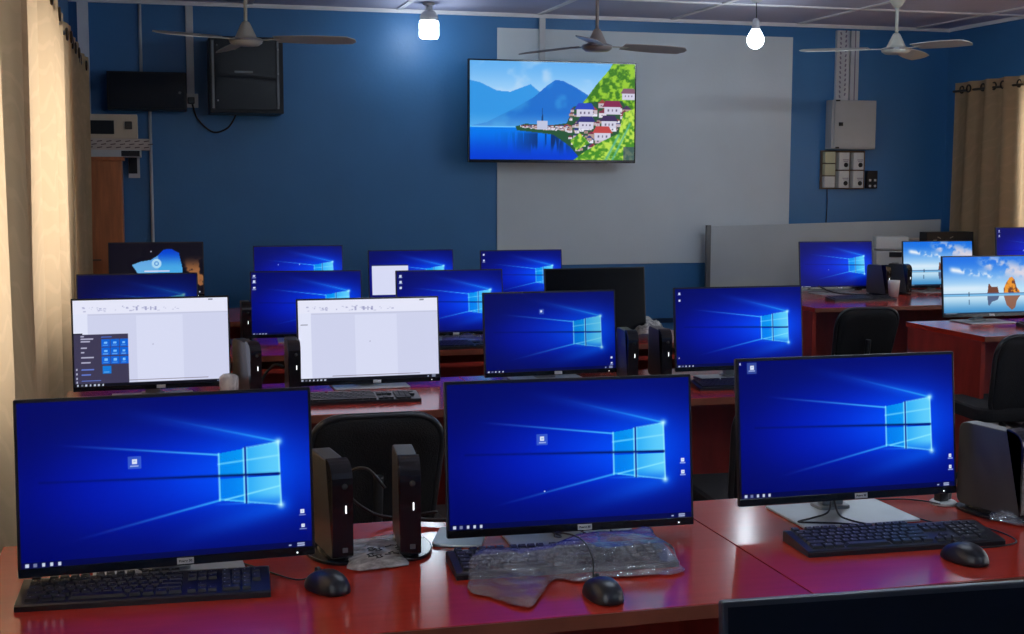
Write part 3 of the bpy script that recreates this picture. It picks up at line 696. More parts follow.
# ------------------------------------------------------------------ curtains
def curtain(x, y0, y1, ztop, zbot, label, folds, amp, ringm, inward, seed):
    rg = random.Random(seed)
    t = thing('curtain', label, 'curtain', (x, (y0+y1)/2, 0), 0, 'beige window curtains')
    L = y1-y0; n = int(L*56); nz = 30; mb = MB(); rows = []
    ph = rg.random()*6
    def off(s, zf):
        a = amp*(.75+.35*math.sin(s*7+ph))
        f = folds*(1+.06*math.sin(s*5+ph))
        drift = .010*math.sin(zf*3+s*11)
        w_ = math.sin(2*PI*f*s+drift*20)
        return a*(w_*.8+.22*math.sin(4*PI*f*s+1.3+zf))*(1-.25*zf)+drift
    for j in range(nz+1):
        zf = j/nz; z = zbot+(ztop-zbot)*zf
        rows.append([mb.b.verts.new((off(i/n, zf), -L/2+L*i/n*(1+0*zf), z)) for i in range(n+1)])
    for a, b in zip(rows, rows[1:]):
        for i in range(n):
            f = mb.b.faces.new((a[i], a[i+1], b[i+1], b[i])); f.smooth = True
    mb.build('cloth', M['curtain'], t)
    k = int(folds*2)
    for i in range(k):
        s = (i+.5)/k; yy = -L/2+L*s
        mb = MB(); sgn = inward*.004
        ring = [(0, .026*math.cos(2*PI*q/18), .026*math.sin(2*PI*q/18)) for q in range(19)]
        mb.tube([(off(s, .97)+sgn, yy+a_[1], ztop-.055+a_[2]) for a_ in ring], .006, 6, cap=False)
        mb.build('eyelet', M['ring'], t)
    return t
ZT = EYE+.74
curtain(-.385, 6.85, 8.85, ZT, .06, 'beige curtain at the far end of the left wall, next to the corner cupboard', 7, .045, None, 1, 3)
curtain(-.385, 4.20, 6.92, ZT, .06, 'middle beige curtain on the left wall, glowing with daylight beside the document screen', 5, .055, None, 1, 5)
curtain(-.375, 1.70, 4.32, ZT, .06, 'nearest beige curtain on the left wall, at the picture edge behind the front monitor', 5, .055, None, 1, 8)
curtain(6.075, 6.6, 9.20, ZT+.01, .06, 'beige curtain on the right wall behind the right-hand screens', 9, .036, None, -1, 12)
for x, y0, y1, s in ((-.385, 1.6, 9.2, 'left'), (6.075, 6.5, 9.215, 'right')):
    t = thing('curtain_rod', 'curtain rod carrying the beige curtains on the %s wall' % s, 'curtain rod', (x, y0, ZT-.055))
    MB().tube([(0, 0, 0), (0, y1-y0, 0)], .0095).build('rod', M['ring'], t)
    xe = XL-x if x < 0 else XR-x
    for y in (.05, (y1-y0)/2, y1-y0-.05): MB().tube([(0, y, 0), (xe, y, 0)], .008, 8).build('bracket', M['ring'], t)

# ------------------------------------------------------------------ desks
def desk(x0, x1, yf, yb, h, label, group, shelf=False):
    t = thing('computer_desk', label, 'desk', ((x0+x1)/2, (yf+yb)/2, 0), 0, group)
    hw = (x1-x0)/2-.001; hd = (yb-yf)/2
    MB().span(-hw, hw, -hd+.003, hd, h-.026, h, bevel=.0006).build('tabletop', M['desk'], t)
    MB().span(-hw, hw, -hd, -hd+.003, h-.026, h-.001).build('edge_band', M['edge'], t)
    for s in (-1, 1): MB().span(s*hw, s*(hw-.025), -hd+.03, hd-.02, 0, h-.026, bevel=.001).build('side_panel', M['desk_side'], t)
    MB().span(-hw+.025, hw-.025, hd-.14, hd-.12, .25, h-.026).build('modesty_panel', M['desk_side'], t)
    if shelf: MB().span(-hw+.025, hw-.025, -hd+.03, hd-.16, h-.085, h-.065).build('undershelf', M['desk_side'], t)
    return t
D1, D2, D3, D4 = .75, .728, .718, .712
rows_ = [(2.14, 2.86, D1, 'first'), (4.36, 5.08, D2, 'second'), (5.97, 6.66, D3, 'third'), (7.50, 8.32, D4, 'fourth')]
xs_ = [(-.315, 1.159), (1.161, 2.64)]
side_n = ('left', 'right')
for (yf, yb, h, nm) in rows_:
    for k, (a, b) in enumerate(xs_):
        lb = {('first', 0): 'nearest red-brown desk at the left, under the two largest lit monitors', ('first', 1): 'red-brown desk at the front right, right of the joint, with a keyboard on it'}.get((nm, k), 'red-brown desk in the %s row from the front, %s half of that row' % (nm, side_n[k]))
        desk(a, b, yf, yb, h, lb, 'red-brown computer desks', nm == 'third')
desk(3.86, 5.95, 7.22, 8.33, .735, 'red-brown desk at the far right carrying the monitor with the beach picture behind', 'red-brown computer desks')['label'] = 'far red-brown desk of the right-hand bank, with the black chair pushed under it'
desk(3.90, 5.35, 5.575, 6.28, .75, 'nearer red-brown desk of the right-hand bank, its side panel facing the left rows', 'red-brown computer desks')
desk(.35, 1.80, .80, 1.50, D1, 'red-brown desk closest to the viewer, below the picture edge under the black monitor', 'red-brown computer desks')

# ------------------------------------------------------------------ monitors
MW, MH, TILT = .542, .326, math.radians(5.99)
ct, st = math.cos(TILT), math.sin(TILT)
ZTOP = 1.087-.75            # top edge above the desk
YB0 = -MH*st                # bottom edge y relative to top edge
def face(z, off=0):         # z measured up the panel from its lower edge
    return (YB0+z*st-off*ct, ZTOP-MH*ct+z*ct-off*st)
TR = Matrix.Translation((0, YB0, ZTOP-MH*ct)) @ Matrix.Rotation(-TILT, 4, 'X')
_c = {}
def cached(key, fn):
    if key not in _c: _c[key] = fn()
    return _c[key]
def tmesh(mb, name, m):
    for v in mb.b.verts: v.co = TR @ v.co
    return mb.mesh(name, m)
txt30 = text_mesh('Power 30', .0062, M['ink'], True)
txt30.transform(Matrix.Rotation(PI/2, 4, 'X')); txt30.transform(Matrix.Translation((.0255, -.0012, .0089))); txt30.transform(TR)
def monitor(key, c, yawdeg, dz, deskz, img, label, near=False, sticker=True, base='silver', boff=0):
    d = dz+.75-deskz
    yr = math.radians(yawdeg)
    t = thing('monitor', label, 'monitor', (c[0], c[1], deskz), yr, 'computer monitors')
    L = (0, 0, d)
    put('housing', cached('h', lambda: tmesh(MB().prism(rrect(-MW/2, MW/2, 0, MH, .004), 0, .012, 'y', bevel=.002), 'housing', M['plastic'])), t, L)
    put('rear_cover', cached('rc', lambda: tmesh(MB().prism(rrect(-MW*.36, MW*.36, .03, MH-.05, .03), .0115, .045, 'y', bevel=.014, seg=3), 'rear_cover', M['mattblack'])), t, L)
    put('chin', cached('ch', lambda: tmesh(MB().span(-MW/2+.001, MW/2-.001, -.0012, .001, .001, .0165, bevel=.0005), 'chin', M['gloss'])), t, L)
    if img is None:
        put('screen', cached('off', lambda: tmesh(MB().span(-MW/2+.006, MW/2-.006, -.0006, .0008, .0175, MH-.006), 'screen', M['off'])), t, L)
    else:
        put('screen', picture_mesh(img, -MW/2+.006, MW/2-.006, .0175, MH-.0065, lambda z: face(z, .0007)), t, L)
        put('power_light', cached('pl', lambda: tmesh(MB().box((MW/2-.035, -.0016, .007), (.0025, .001, .0025)), 'power_light', M['led'])), t, L)
    if sticker:
        s_ = put('sticker', cached('st', lambda: tmesh(MB().span(.010, .041, -.0018, -.001, .003, .0148), 'sticker', M['label'])), t, L)
        if near:
            q_ = put('lettering', txt30, s_)
            q_.location = (0, -.0009, 0)
    put('base', cached('b'+base, lambda: MB().prism(rrect(-.142, .142, -.095, .105, .006), .0008, .006, 'z', bevel=.0015).mesh('base', M[base])), t, (0, boff, 0))
    put('stand_neck', cached('n', lambda: MB().prism([(.045, .005), (.075, .005), (.066, .26), (.044, .26)], -.026, .026, 'x', bevel=.004).mesh('stand_neck', M['neck'])), t)
    put('neck_foot', cached('nf', lambda: MB().prism(rrect(-.04, .04, .03, .09, .015), .005, .014, 'z', bevel=.003).mesh('neck_foot', M['neck'])), t)
    return t
HI, LO = (420, 236), (150, 85)
br = [(.966, .775, .022), (.968, .865, .022)]
monitor('r1a', (.018, 2.544), 2.4, .021, D1, hero(*HI, ic=br, hi=[(.384, .395, .022)]), 'largest lit monitor, front left, beside the left keyboard, showing a blue window wallpaper', True, boff=.07)
monitor('r1b', (.846, 2.647), -2.2, .004, D1, hero(*HI, ic=[(.967, .59, .022), (.967, .675, .022), (.385, .765, .008)], hi=[(.380, .40, .022)]), 'lit monitor in the middle of the front row, behind the plastic-covered keyboard', True)
monitor('r1c', (1.500, 2.650), -.3, .031, D1, hero(*HI, ic=[(.98, .77, .022), (.98, .855, .022), (.008, .02, .008)], hi=[(.060, .05, .022)]), 'lit monitor at the front right, with its pale square base and cable in view', True)
monitor('r2a', (-.010, 4.851), 1.7, .003, D2, document(240, 136, True), 'monitor showing a white document with a dark start menu and blue tiles')
monitor('r2b', (.780, 4.944), .8, -.023, D2, document(220, 124), 'monitor showing a plain white document, second row, no menu open')
monitor('r2c', (1.481, 4.898), 2.0, -.009, D2, hero(220, 124, ic=[(.965, .86, .022), (.965, .93, .02)], hi=[(.43, .24, .018)], bright=.9), 'blue-wallpaper monitor right of the plain document screen in the second row')
monitor('r2d', (2.206, 4.749), -.3, .007, D2, hero(220, 124, ic=[(.035, .06, .022), (.035, .15, .022), (.02, .88, .01)]), 'blue-wallpaper monitor at the right end of the second row, above the red desk edge')
monitor('r3a', (-.071, 6.365), .2, -.016, D3, (lambda im: im)(hero(*LO, bright=.62, task=False)), 'dim dark-blue monitor right behind the start-menu document screen')
monitor('r3b', (.722, 6.51), -3.0, -.026, D3, hero(*LO, ic=[(.03, .06, .028), (.03, .15, .028), (.03, .25, .028)]), 'blue monitor with three desktop icons at its left, behind the plain document screen')
monitor('r3c', (1.416, 6.40), .1, -.025, D3, hero(*LO, ic=[(.035, .08, .028), (.035, .17, .028), (.035, .27, .028)]), 'blue monitor with three icons in the third row, left of the switched-off screen')
monitor('r3d', (2.134, 6.277), 4.0, -.018, D3, None, 'switched-off black monitor in the third row, near the white wall panel', sticker=False)
monitor('r4a', (.020, 8.067), -1.1, .049, D4, lockcave(160, 90), 'monitor showing a dark cave login picture, far left row by the cupboard')
monitor('r4b', (.854, 8.111), .2, .018, D4, hero(*LO, ic=[(.27, .37, .02), (.51, .37, .02)]), 'far blue monitor standing behind the third-row screen with three icons, left of centre')
im = hero(*LO); U_, V_ = grid(*LO); rect(im, U_, V_, .03, .30, .46, .90, (214, 218, 244)); rect(im, U_, V_, .03, .28, .46, .31, (30, 40, 90))
monitor('r4c', (1.557, 8.149), .3, -.019, D4, im, 'far blue monitor with a small white window open at its left')
monitor('r4d', (2.262, 8.115), 1.0, -.026, D4, hero(*LO, ic=[(.035, .08, .03), (.035, .20, .03), (.035, .40, .025)]), 'far blue monitor directly under the television, left of the switched-off screen')
monitor('ra', (4.474, 8.10), -1.3, .007, .735, hero(*LO, ic=[(.39, .62, .02), (.965, .76, .03), (.965, .88, .03)]), 'blue-wallpaper monitor on the far right desk, in front of the pale leaning board')
monitor('rb', (5.245, 8.08), -1.5, .004, .735, beach(160, 90), 'farther of the two beach-picture monitors, partly covered by the nearer one')
q = at(941, 256.7, 1, 6.16)
monitor('rc', (q.x+MW/2+.004, 6.16), 0, q.z-1.084, .75, beach(200, 112), 'nearer beach-picture monitor on the right-hand desk at the picture edge')
q = at(996, 227.7, 1, 7.62)
monitor('rd', (q.x+MW/2, 7.62), -1, q.z-1.084, .735, hero(*LO, ic=[(.04, .07, .03), (.04, .17, .03), (.38, .5, .02)]), 'blue monitor cut by the right picture edge, in front of the right curtain')
q = at(722, 605, 2, 1.084)
yaw0 = math.radians(-3.2)
monitor('r0', (q.x+MW/2*math.cos(yaw0), q.y+MW/2*math.sin(yaw0)), -3.2, 0, D1, None, 'switched-off black monitor at the bottom right edge, closest to the viewer', sticker=False)

# ------------------------------------------------------------------ keyboards
def keyboard(x, y, z, rotz, label, near, mirror=False):
    t = thing('keyboard', label, 'keyboard', (x, y, z), rotz, 'black keyboards')
    W_, D_ = .445, .127
    put('case', cached('kc', lambda: MB().prism([(-D_/2, .0), (D_/2, .0), (D_/2, .022), (D_/2-.012, .024), (-D_/2+.004, .012), (-D_/2, .009)], -W_/2, W_/2, 'x', bevel=.002).mesh('case', M['plastic'])), t)
    hz = lambda yy: .012+(yy+D_/2)/D_*.013
    keys = []
    u = .0183
    X0 = -W_/2+.014; Y0 = D_/2-.012
    def row(yy, spec, x0=X0):
        xx = x0
        for w_ in spec:
            if w_ > 0: keys.append((xx+w_*u/2, yy, w_))
            xx += abs(w_)*u
    row(Y0, [1, -.7, 1, 1, 1, 1, -.45, 1, 1, 1, 1, -.45, 1, 1, 1, 1])
    y1 = Y0-.0205
    row(y1, [1]*13+[2]); row(y1-u, [1.5]+[1]*12+[1.5]); row(y1-2*u, [1.75]+[1]*11+[2.25]); row(y1-3*u, [2.25]+[1]*10+[2.75]); row(y1-4*u, [1.5, 1.25, 1.25, 5.8, 1.25, 1.25, 1.25, 1.45])
    xn = X0+15.35*u
    for k in (0, 1): row(y1-k*u, [1, 1, 1], xn)
    row(y1-3*u, [-1, 1], xn); row(y1-4*u, [1, 1, 1], xn)
    xp = xn+3.35*u
    row(y1, [1]*4, xp); row(y1-u, [1]*3, xp); row(y1-2*u, [1]*3, xp); row(y1-3*u, [1]*3, xp); row(y1-4*u, [2, 1], xp)
    keys.append((xp+3.5*u, y1-1.5*u, -1)); keys.append((xp+3.5*u, y1-3.5*u, -1))
    keys = keys[:100]
    def kmesh(w_):
        ww, dd = (abs(w_)*u-.0028, u-.0028) if w_ > 0 else (u-.0028, 2*u-.0028)
        mb = MB(); a = [(-ww/2, -dd/2), (ww/2, -dd/2), (ww/2, dd/2), (-ww/2, dd/2)]
        lo = [mb.b.verts.new((px, py, 0)) for px, py in a]; hi_ = [mb.b.verts.new((px*.84, py*.80+.0008, .0062)) for px, py in a]
        mb.b.faces.new(hi_)
        for k in range(4): mb.b.faces.new((lo[k], lo[(k+1) % 4], hi_[(k+1) % 4], hi_[k]))
        mb.b.faces.new(list(reversed(lo)))
        return mb.mesh('key', M['key'])
    if near:
        for (kx, ky, w_) in keys:
            o = put('key', cached(('key', w_), lambda: kmesh(w_)), t, (kx, ky, hz(ky)-.001))
            o.rotation_euler.x = math.atan(.013/D_)
        mb = MB(); rg = random.Random(5)
        for (kx, ky, w_) in keys:
            if abs(w_) > 3: continue
            s_ = .0021 if kx < xp-.01 else .0027
            mb.box((kx-.003, ky+.003, hz(ky)+.0054), (s_*1.0, s_*1.25, .0004))
        mb.build('key_legends', M['legend'], t)
        mb = MB()
        for kx in range(3): mb.box((xp+.01+.02*kx, Y0+.002, hz(Y0)+.0008), (.004, .002, .0006))
        mb.build('status_light', M['legend'], t)
    else:
        def allkeys():
            mb = MB()
            for (kx, ky, w_) in keys:
                ww, dd = (abs(w_)*u-.0028, u-.0028) if w_ > 0 else (u-.0028, 2*u-.0028)
                mb.box((kx, ky, hz(ky)+.002), (ww, dd, .006))
            return mb.mesh('keys', M['key'])
        put('keys', cached('allkeys', allkeys), t)
    return t
keyboard(-.026, 2.460, D1, math.radians(-3.5), 'black keyboard at the front left, below the largest monitor', True)
keyboard(.767, 2.445, D1, math.radians(-3), 'black keyboard under the crumpled clear plastic bag', True)
keyboard(1.488, 2.415, D1, math.radians(-2.5), 'black keyboard in front of the front right monitor, fully in view', True)
keyboard(.68, 4.60, D2, math.radians(-1), 'black keyboard on the second-row desk before the plain document screen', False)
keyboard(2.17, 4.55, D2, math.radians(-4), 'black keyboard on the second-row desk below its rightmost monitor', False)
keyboard(1.50, 4.52, D2, math.radians(2), 'black keyboard on the second-row desk, hidden behind the front middle monitor', False)
keyboard(4.40, 7.62, .735, 0, 'black keyboard on the far right desk below the blue monitor', False)
keyboard(4.55, 5.86, .75, math.radians(-2), 'black keyboard below the nearer beach-picture monitor', False)
keyboard(1.38, 6.05, D3, 0, 'black keyboard on the third-row desk between the second-row screens', False)

def mouse(x, y, z, rotz, label, cable_pts=None):
    t = thing('mouse', label, 'mouse', (x, y, z), rotz, 'black mice')
    def body():
        mb = MB(); n, m_ = 26, 9; rings = []
        for j in range(m_+1):
            ph = PI/2*j/m_; rings.append([])
            for i in range(n):
                a = 2*PI*i/n; rr = math.cos(ph)**.72
                x_ = .0325*rr*math.copysign(abs(math.cos(a))**.85, math.cos(a)); y_ = .054*rr*math.copysign(abs(math.sin(a))**.85, math.sin(a))
                z_ = .003+.036*math.sin(ph)*(1-.28*max(0, y_/.054))
                rings[-1].append(mb.b.verts.new((x_, y_, z_)))
        base = [mb.b.verts.new((v.co.x*.93, v.co.y*.93, .0004)) for v in rings[0]]
        for a_, b_ in zip([base]+rings, rings):
            for i in range(n): f = mb.b.faces.new((a_[i], a_[(i+1) % n], b_[(i+1) % n], b_[i])); f.smooth = True
        mb.b.faces.new(list(reversed(base))); bmesh.ops.remove_doubles(mb.b, verts=mb.b.verts, dist=1e-5)
        return mb.mesh('mouse_body', M['plastic'])
    put('mouse_body', cached('mb', body), t)
    put('scroll_wheel', cached('mw', lambda: MB().tube([(-.0035, .030, .0315), (.0035, .030, .0315)], .0055, 14).mesh('scroll_wheel', M['mattblack'])), t)
    put('button_seam', cached('ms', lambda: MB().tube([(0, .048, .0205), (0, .040, .0265), (0, .022, .0335), (0, .008, .0375)], .0006, 6).mesh('button_seam', M['ink'])), t)
    if cable_pts:
        inv = Matrix.Rotation(-rotz, 3, 'Z')
        MB().tube(spline([inv @ (Vector(q)-Vector((x, y, z))) for q in cable_pts]), .0017, 8).build('mouse_cable', M['cable'], t)
    return t
mouse(.297, 2.400, D1, math.radians(28), 'black mouse with its cable at the front left, right of the keyboard', [(.272, 2.447, .762), (.24, 2.475, .753), (.16, 2.60, .7525), (.08, 2.66, .760), (-.02, 2.70, .758)])
mouse(.777, 2.225, D1, math.radians(4), 'black mouse in front of the crumpled clear plastic bag', [(.776, 2.278, .765), (.785, 2.31, .80), (.778, 2.36, .824), (.745, 2.40, .828), (.76, 2.47, .80), (.80, 2.56, .775), (.79, 2.70, .76)])
mouse(1.555, 2.262, D1, math.radians(12), 'black mouse on the front right desk near the right picture edge', [(1.543, 2.313, .764), (1.60, 2.328, .753), (1.735, 2.345, .753), (1.745, 2.46, .753), (1.67, 2.51, .753), (1.64, 2.60, .753)])
mouse(1.62, 6.02, D3, .2, 'black mouse on the third-row desk between two second-row screens')
mouse(1.08, 4.58, D2, 0, 'small black mouse on the second-row desk right of the plain document screen')

# ------------------------------------------------------------------ mini computers
def mini_pc(x, y, z, rotz, label, foot='gloss'):
    t = thing('mini_computer', label, 'computer', (x, y, z), rotz, 'black upright mini computers')
    prof = rounded([(-.088, .012, .006), (-.090, .200, .038), (.088, .205, .022), (.090, .012, .022)], 8)
    put('case', cached('pc', lambda: MB().prism(prof, -.0205, .0205, 'x', bevel=.003).mesh('case', M['pcside'])), t)
    fp = rounded([(-.0925, .016, .004), (-.0935, .2015, .040), (-.045, .2075, .004), (-.045, .203, .002), (-.087, .199, .030), (-.087, .016, .002)], 6)
    f_ = put('front_panel', cached('pf', lambda: MB().prism(fp, -.0210, .0210, 'x').mesh('front_panel', M['gloss'])), t)
    put('power_light', cached('pp', lambda: MB().box((0.006, -.0945, .112), (.0026, .003, .016), bevel=.001).mesh('power_light', M['led'])), f_)
    put('badge', cached('pb', lambda: MB().box((0.004, -.0936, .030), (.011, .002, .010), bevel=.001).mesh('badge', M['alu'])), f_)
    put('power_button', cached('pq', lambda: MB().lathe([(0, -.0945), (.006, -.0945), (.006, -.092), (0, -.092)], (.004, 0, .158), 16, 'y').mesh('power_button', M['mattblack'])), f_)
    def ft():
        mb = MB(); n = 32
        pr = [(.052*math.cos(2*PI*k/n), .098*math.sin(2*PI*k/n)) for k in range(n)]
        mb.prism(pr, .0005, .008, 'z', bevel=.002); mb.prism([(a*.42, b*.8) for a, b in pr], .008, .013, 'z'); return mb.mesh('foot', M['gloss'])
    put('foot', cached('ft', ft), t)
    return t
q = at(336, 560, 2, .75)
mini_pc(.335, 2.640, D1, math.radians(8), 'black upright mini computer right of the largest front left monitor')
mini_pc(.490, 2.635, D1, math.radians(-5), 'black upright mini computer left of the front middle monitor, beside the printed packet')
mini_pc(1.838, 2.572, D1, math.radians(15), 'black upright mini computer at the right picture edge, seen from its side')
mini_pc(.315, 4.80, D2, math.radians(17), 'black upright mini computer right of the start-menu document screen')
mini_pc(.478, 4.80, D2, 0, 'black upright mini computer left of the plain document screen')
mini_pc(1.765, 4.80, D2, math.radians(-5), 'black upright mini computer right of the second-row blue monitor, next to the plastic bag')
mini_pc(1.905, 4.81, D2, math.radians(-4), 'black upright mini computer left of the rightmost second-row monitor')
mini_pc(.30, 6.42, D3, 0, 'far black mini computer right of the dim dark-blue monitor')
mini_pc(.422, 6.44, D3, 0, 'far black mini computer left of the third-row blue monitor with three icons')
q = at(878, 290, 1, 7.95); mini_pc(q.x, 7.95, .735, math.radians(15), 'left one of two black mini computers on the far right desk before the printer')
q = at(899, 290, 1, 8.02); mini_pc(q.x, 8.02, .735, math.radians(15), 'right one of two black mini computers on the far right desk before the printer')
# pale plate under the second computer
o = MB().prism(rrect(-.05, .055, -.07, .07, .018), .0005, .007, 'z', bevel=.002).build('flat_plate', M['tubeside'], None, (.612, 2.680, D1), math.radians(-20)); tag(o, 'pale metal plate lying right of the mini computer by the front middle monitor', 'plate')
t = thing('white_cup', 'small white cup between the two far mini computers on the right desk', 'cup', (4.745, 7.80, .735))
MB().lathe([(.0, .001), (.030, .001), (.038, .09), (.040, .11), (.037, .11), (.034, .09), (.026, .008), (0, .008)], seg=22).build('cup_body', M['printer'], t)
t = thing('adapter_puck', 'small white-based black adapter beside the front right monitor', 'adapter', (*at(943, 504, 2, .75)[:2], D1), .2)
MB().lathe([(.0, .0005), (.030, .0005), (.031, .006), (.027, .009), (0, .009)], seg=26).build('saucer_base', M['printer'], t)
mb = MB(); mb.box((-.006, .0, .02), (.028, .022, .022), bevel=.004); mb.box((.018, .005, .017), (.014, .016, .015), bevel=.003); mb.build('plug_block', M['plastic'], t)

# white cup-like roll at second row
t = thing('plastic_cup', 'clear pale cup beside the start-menu document screen', 'cup', (.245, 4.66, D2))
MB().lathe([(0, .001), (.028, .001), (.034, .07), (.033, .095), (.020, .105), (0, .106)], seg=20).build('cup_body', M['film_dense'], t)

# cables of the front row
def cab(pts, rad, label):
    o = MB().tube(spline(pts), rad, 8).build('cable', M['cable']); return tag(o, label, 'cable', None)
def P2(u, v, z, ): return tuple(at(u, v, 2, z))
cab([P2(133, 556, .790), P2(134, 566, .772), P2(150, 571, .761), P2(168, 565, .764), P2(180, 556, .785)], .0022, 'short black cable loop on the pale base of the largest monitor')
cab([(1.475, 2.66, .790), P2(828, 512, .775), P2(812, 518, .760), P2(799, 522, .7590), P2(835, 523, .7585), P2(868, 526, .7575)], .0022, 'black cable crossing the pale base of the front right monitor')
cab([(1.485, 2.67, .80), P2(838, 513, .772), P2(850, 520, .760), P2(872, 525, .758)], .0022, 'second black cable running down from the front right monitor neck')
cab([P2(870, 500, .753), P2(900, 499, .755), P2(925, 501, .755), P2(940, 504, .768)], .0018, 'black cable running along the desk to the white-based adapter')
cab([P2(581, 531, .775), P2(592, 537, .768), P2(601, 545, .762), P2(606, 552, .770)], .002, 'black cable across the pale base of the front middle monitor')
cab([P2(610, 530, .775), P2(622, 538, .758), P2(630, 546, .755)], .002, 'thin cable behind the plastic bag near the front middle monitor')
cab([(.505, 2.80, .80), (.55, 2.81, .765), (.64, 2.79, .762), (.72, 2.78, .765)], .005, 'thick black cable behind the front middle monitor base')
cab([(.60, 2.84, .77), (.48, 2.845, .765), (.40, 2.842, .82), (.405, 2.84, .87), (.44, 2.82, .88), (.475, 2.80, .84)], .0035, 'grey cable loop rising behind the upright computer beside the printed packet')
cab([(.36, 4.84, .745), (.38, 4.86, .79), (.42, 4.87, .83), (.455, 4.86, .82)], .005, 'black cable loop between the two second-row mini computers left of centre')
cab([(4.30, 8.0, .80), (4.36, 7.92, .765), (4.48, 7.88, .75), (4.62, 7.86, .745)], .006, 'black cables gathered at the base of the far right blue monitor')

# ------------------------------------------------------------------ plastic bags
def fold(x, y, s=1, seed=0):
    return (math.sin(x*43*s+seed+2*math.sin(y*31))+math.sin(y*57*s+1.7*seed+2*math.sin(x*27))+.6*math.sin((x+y)*120+seed))/2.6
def bag(name, upper, lower, z0, hfun, m, label, n=64, nt_=20, seed=0, amp=.008):
    U1 = spline([at(u, v, 2, z0) for u, v in upper], 6); L1 = spline([at(u, v, 2, z0) for u, v in lower], 6)
    def sample(c, s):
        k = s*(len(c)-1); i = min(int(k), len(c)-2); return c[i].lerp(c[i+1], k-i)
    cen = sample(U1, .5).lerp(sample(L1, .5), .5); org = Vector((cen.x, cen.y, z0))
    mb = MB(); top = []; bot = []
    for i in range(n+1):
        s = i/n; a = sample(L1, s); b = sample(U1, s); ra, rb_ = [], []
        for j in range(nt_+1):
            tt = j/nt_; q = a.lerp(b, tt); e = math.sin(PI*tt)**.6*math.sin(PI*min(1, max(0, s*1.0)))**.35 if 0 < s < 1 else 0
            g = hfun(s, tt, q)
            zt_ = g+.003+e*(.008+amp*(1+fold(q.x, q.y, 1, seed)))
            w_ = .004*fold(q.x*1.7, q.y*1.3, 1, seed+4)
            ra.append(mb.b.verts.new(Vector((q.x+w_, q.y+w_, z0+zt_))-org)); rb_.append(mb.b.verts.new(Vector((q.x+w_, q.y+w_, z0+g+.0012))-org))
        top.append(ra); bot.append(rb_)
    for G, fl in ((top, 0), (bot, 1)):
        for a, b in zip(G, G[1:]):
            for j in range(nt_):
                f = mb.b.faces.new((a[j], b[j], b[j+1], a[j+1])); f.smooth = True
    o = mb.build(name, M[m], None, org); tag(o, label, 'plastic bag'); return o, org
kb_rot = math.radians(-3)
def over_kb(s, tt, q):
    d = Vector((q.x-.767, q.y-2.445)); c_, s_ = math.cos(-kb_rot), math.sin(-kb_rot)
    lx, ly = d.x*c_-d.y*s_, d.x*s_+d.y*c_
    e1 = .2225+.012-abs(lx); e2 = .064+.022-abs(ly)
    k = max(0, min(1, e1/.03))*max(0, min(1, e2/.022))
    return .033*k*k*(3-2*k)
bag('plastic_bag', [(467, 585), (478, 570), (495, 566), (522, 566), (550, 563), (577, 553), (600, 549), (622, 546), (641, 541), (651, 547), (662, 560), (684, 570)],
    [(467, 588), (474, 594), (497, 600), (527, 609), (541, 597), (555, 580), (580, 583), (600, 579), (630, 577), (650, 576), (668, 576), (684, 572)], .752, over_kb, 'film', 'crumpled clear plastic bag lying over the front middle keyboard', 84, 22, 1, .007)
pk, org = bag('printed_packet', [(351, 541), (365, 540), (381, 537), (398, 535)], [(347, 569), (362, 571), (384, 569), (408, 566)], .751, lambda s, t_, q: 0, 'film_dense', 'milky plastic packet printed with black symbols between the two front mini computers', 34, 26, 5, .004)
mb = MB()
def mark(u, v, du, dv, rz=0):
    q = at(u, v, 2, .751+.020)-org; mb.box(q, (du, dv, .0012), Matrix.Rotation(rz, 3, 'Z'))
for (u, v) in ((371, 549), (378, 549), (371, 555), (379, 556)):
    for (a, b, c_, d2) in ((-3, 0, .002, .012), (3, 0, .002, .012), (0, -1.4, .012, .0022), (0, 1.4, .012, .0022)): mark(u+a*.8, v+b, c_, d2, .3)
for (u, v, rz) in ((388, 546, .5), (393, 545, -.4), (398, 547, .6), (391, 552, .7), (396, 553, -.6), (400, 549, .1), (388, 554, 0)): mark(u, v, .013, .0028, rz)
mb.build('printed_symbols', M['ink'], pk)
bag('plastic_bag', [(988, 516), (1000, 512), (1014, 509), (1032, 507)], [(990, 521), (1004, 523), (1018, 526), (1034, 527)], .752, lambda s, t_, q: 0, 'film', 'crumpled clear plastic at the right edge by the side-on mini computer', 30, 14, 9, .009)
bag('plastic_bag', [(632, 330), (638, 326), (650, 325), (664, 329)], [(632, 338), (640, 340), (652, 340), (666, 339)], D3+.002, lambda s, t_, q: .03*math.sin(PI*s), 'film_dense', 'crumpled pale plastic bag on the third-row desk right of the blue monitor', 34, 16, 13, .022)
bag('plastic_bag', [(442, 337), (452, 334), (466, 335), (482, 336)], [(442, 343), (454, 345), (468, 344), (482, 344)], D3+.002, lambda s, t_, q: 0, 'film', 'flat clear plastic sheet on the third-row desk near the mouse', 30, 14, 17, .012)

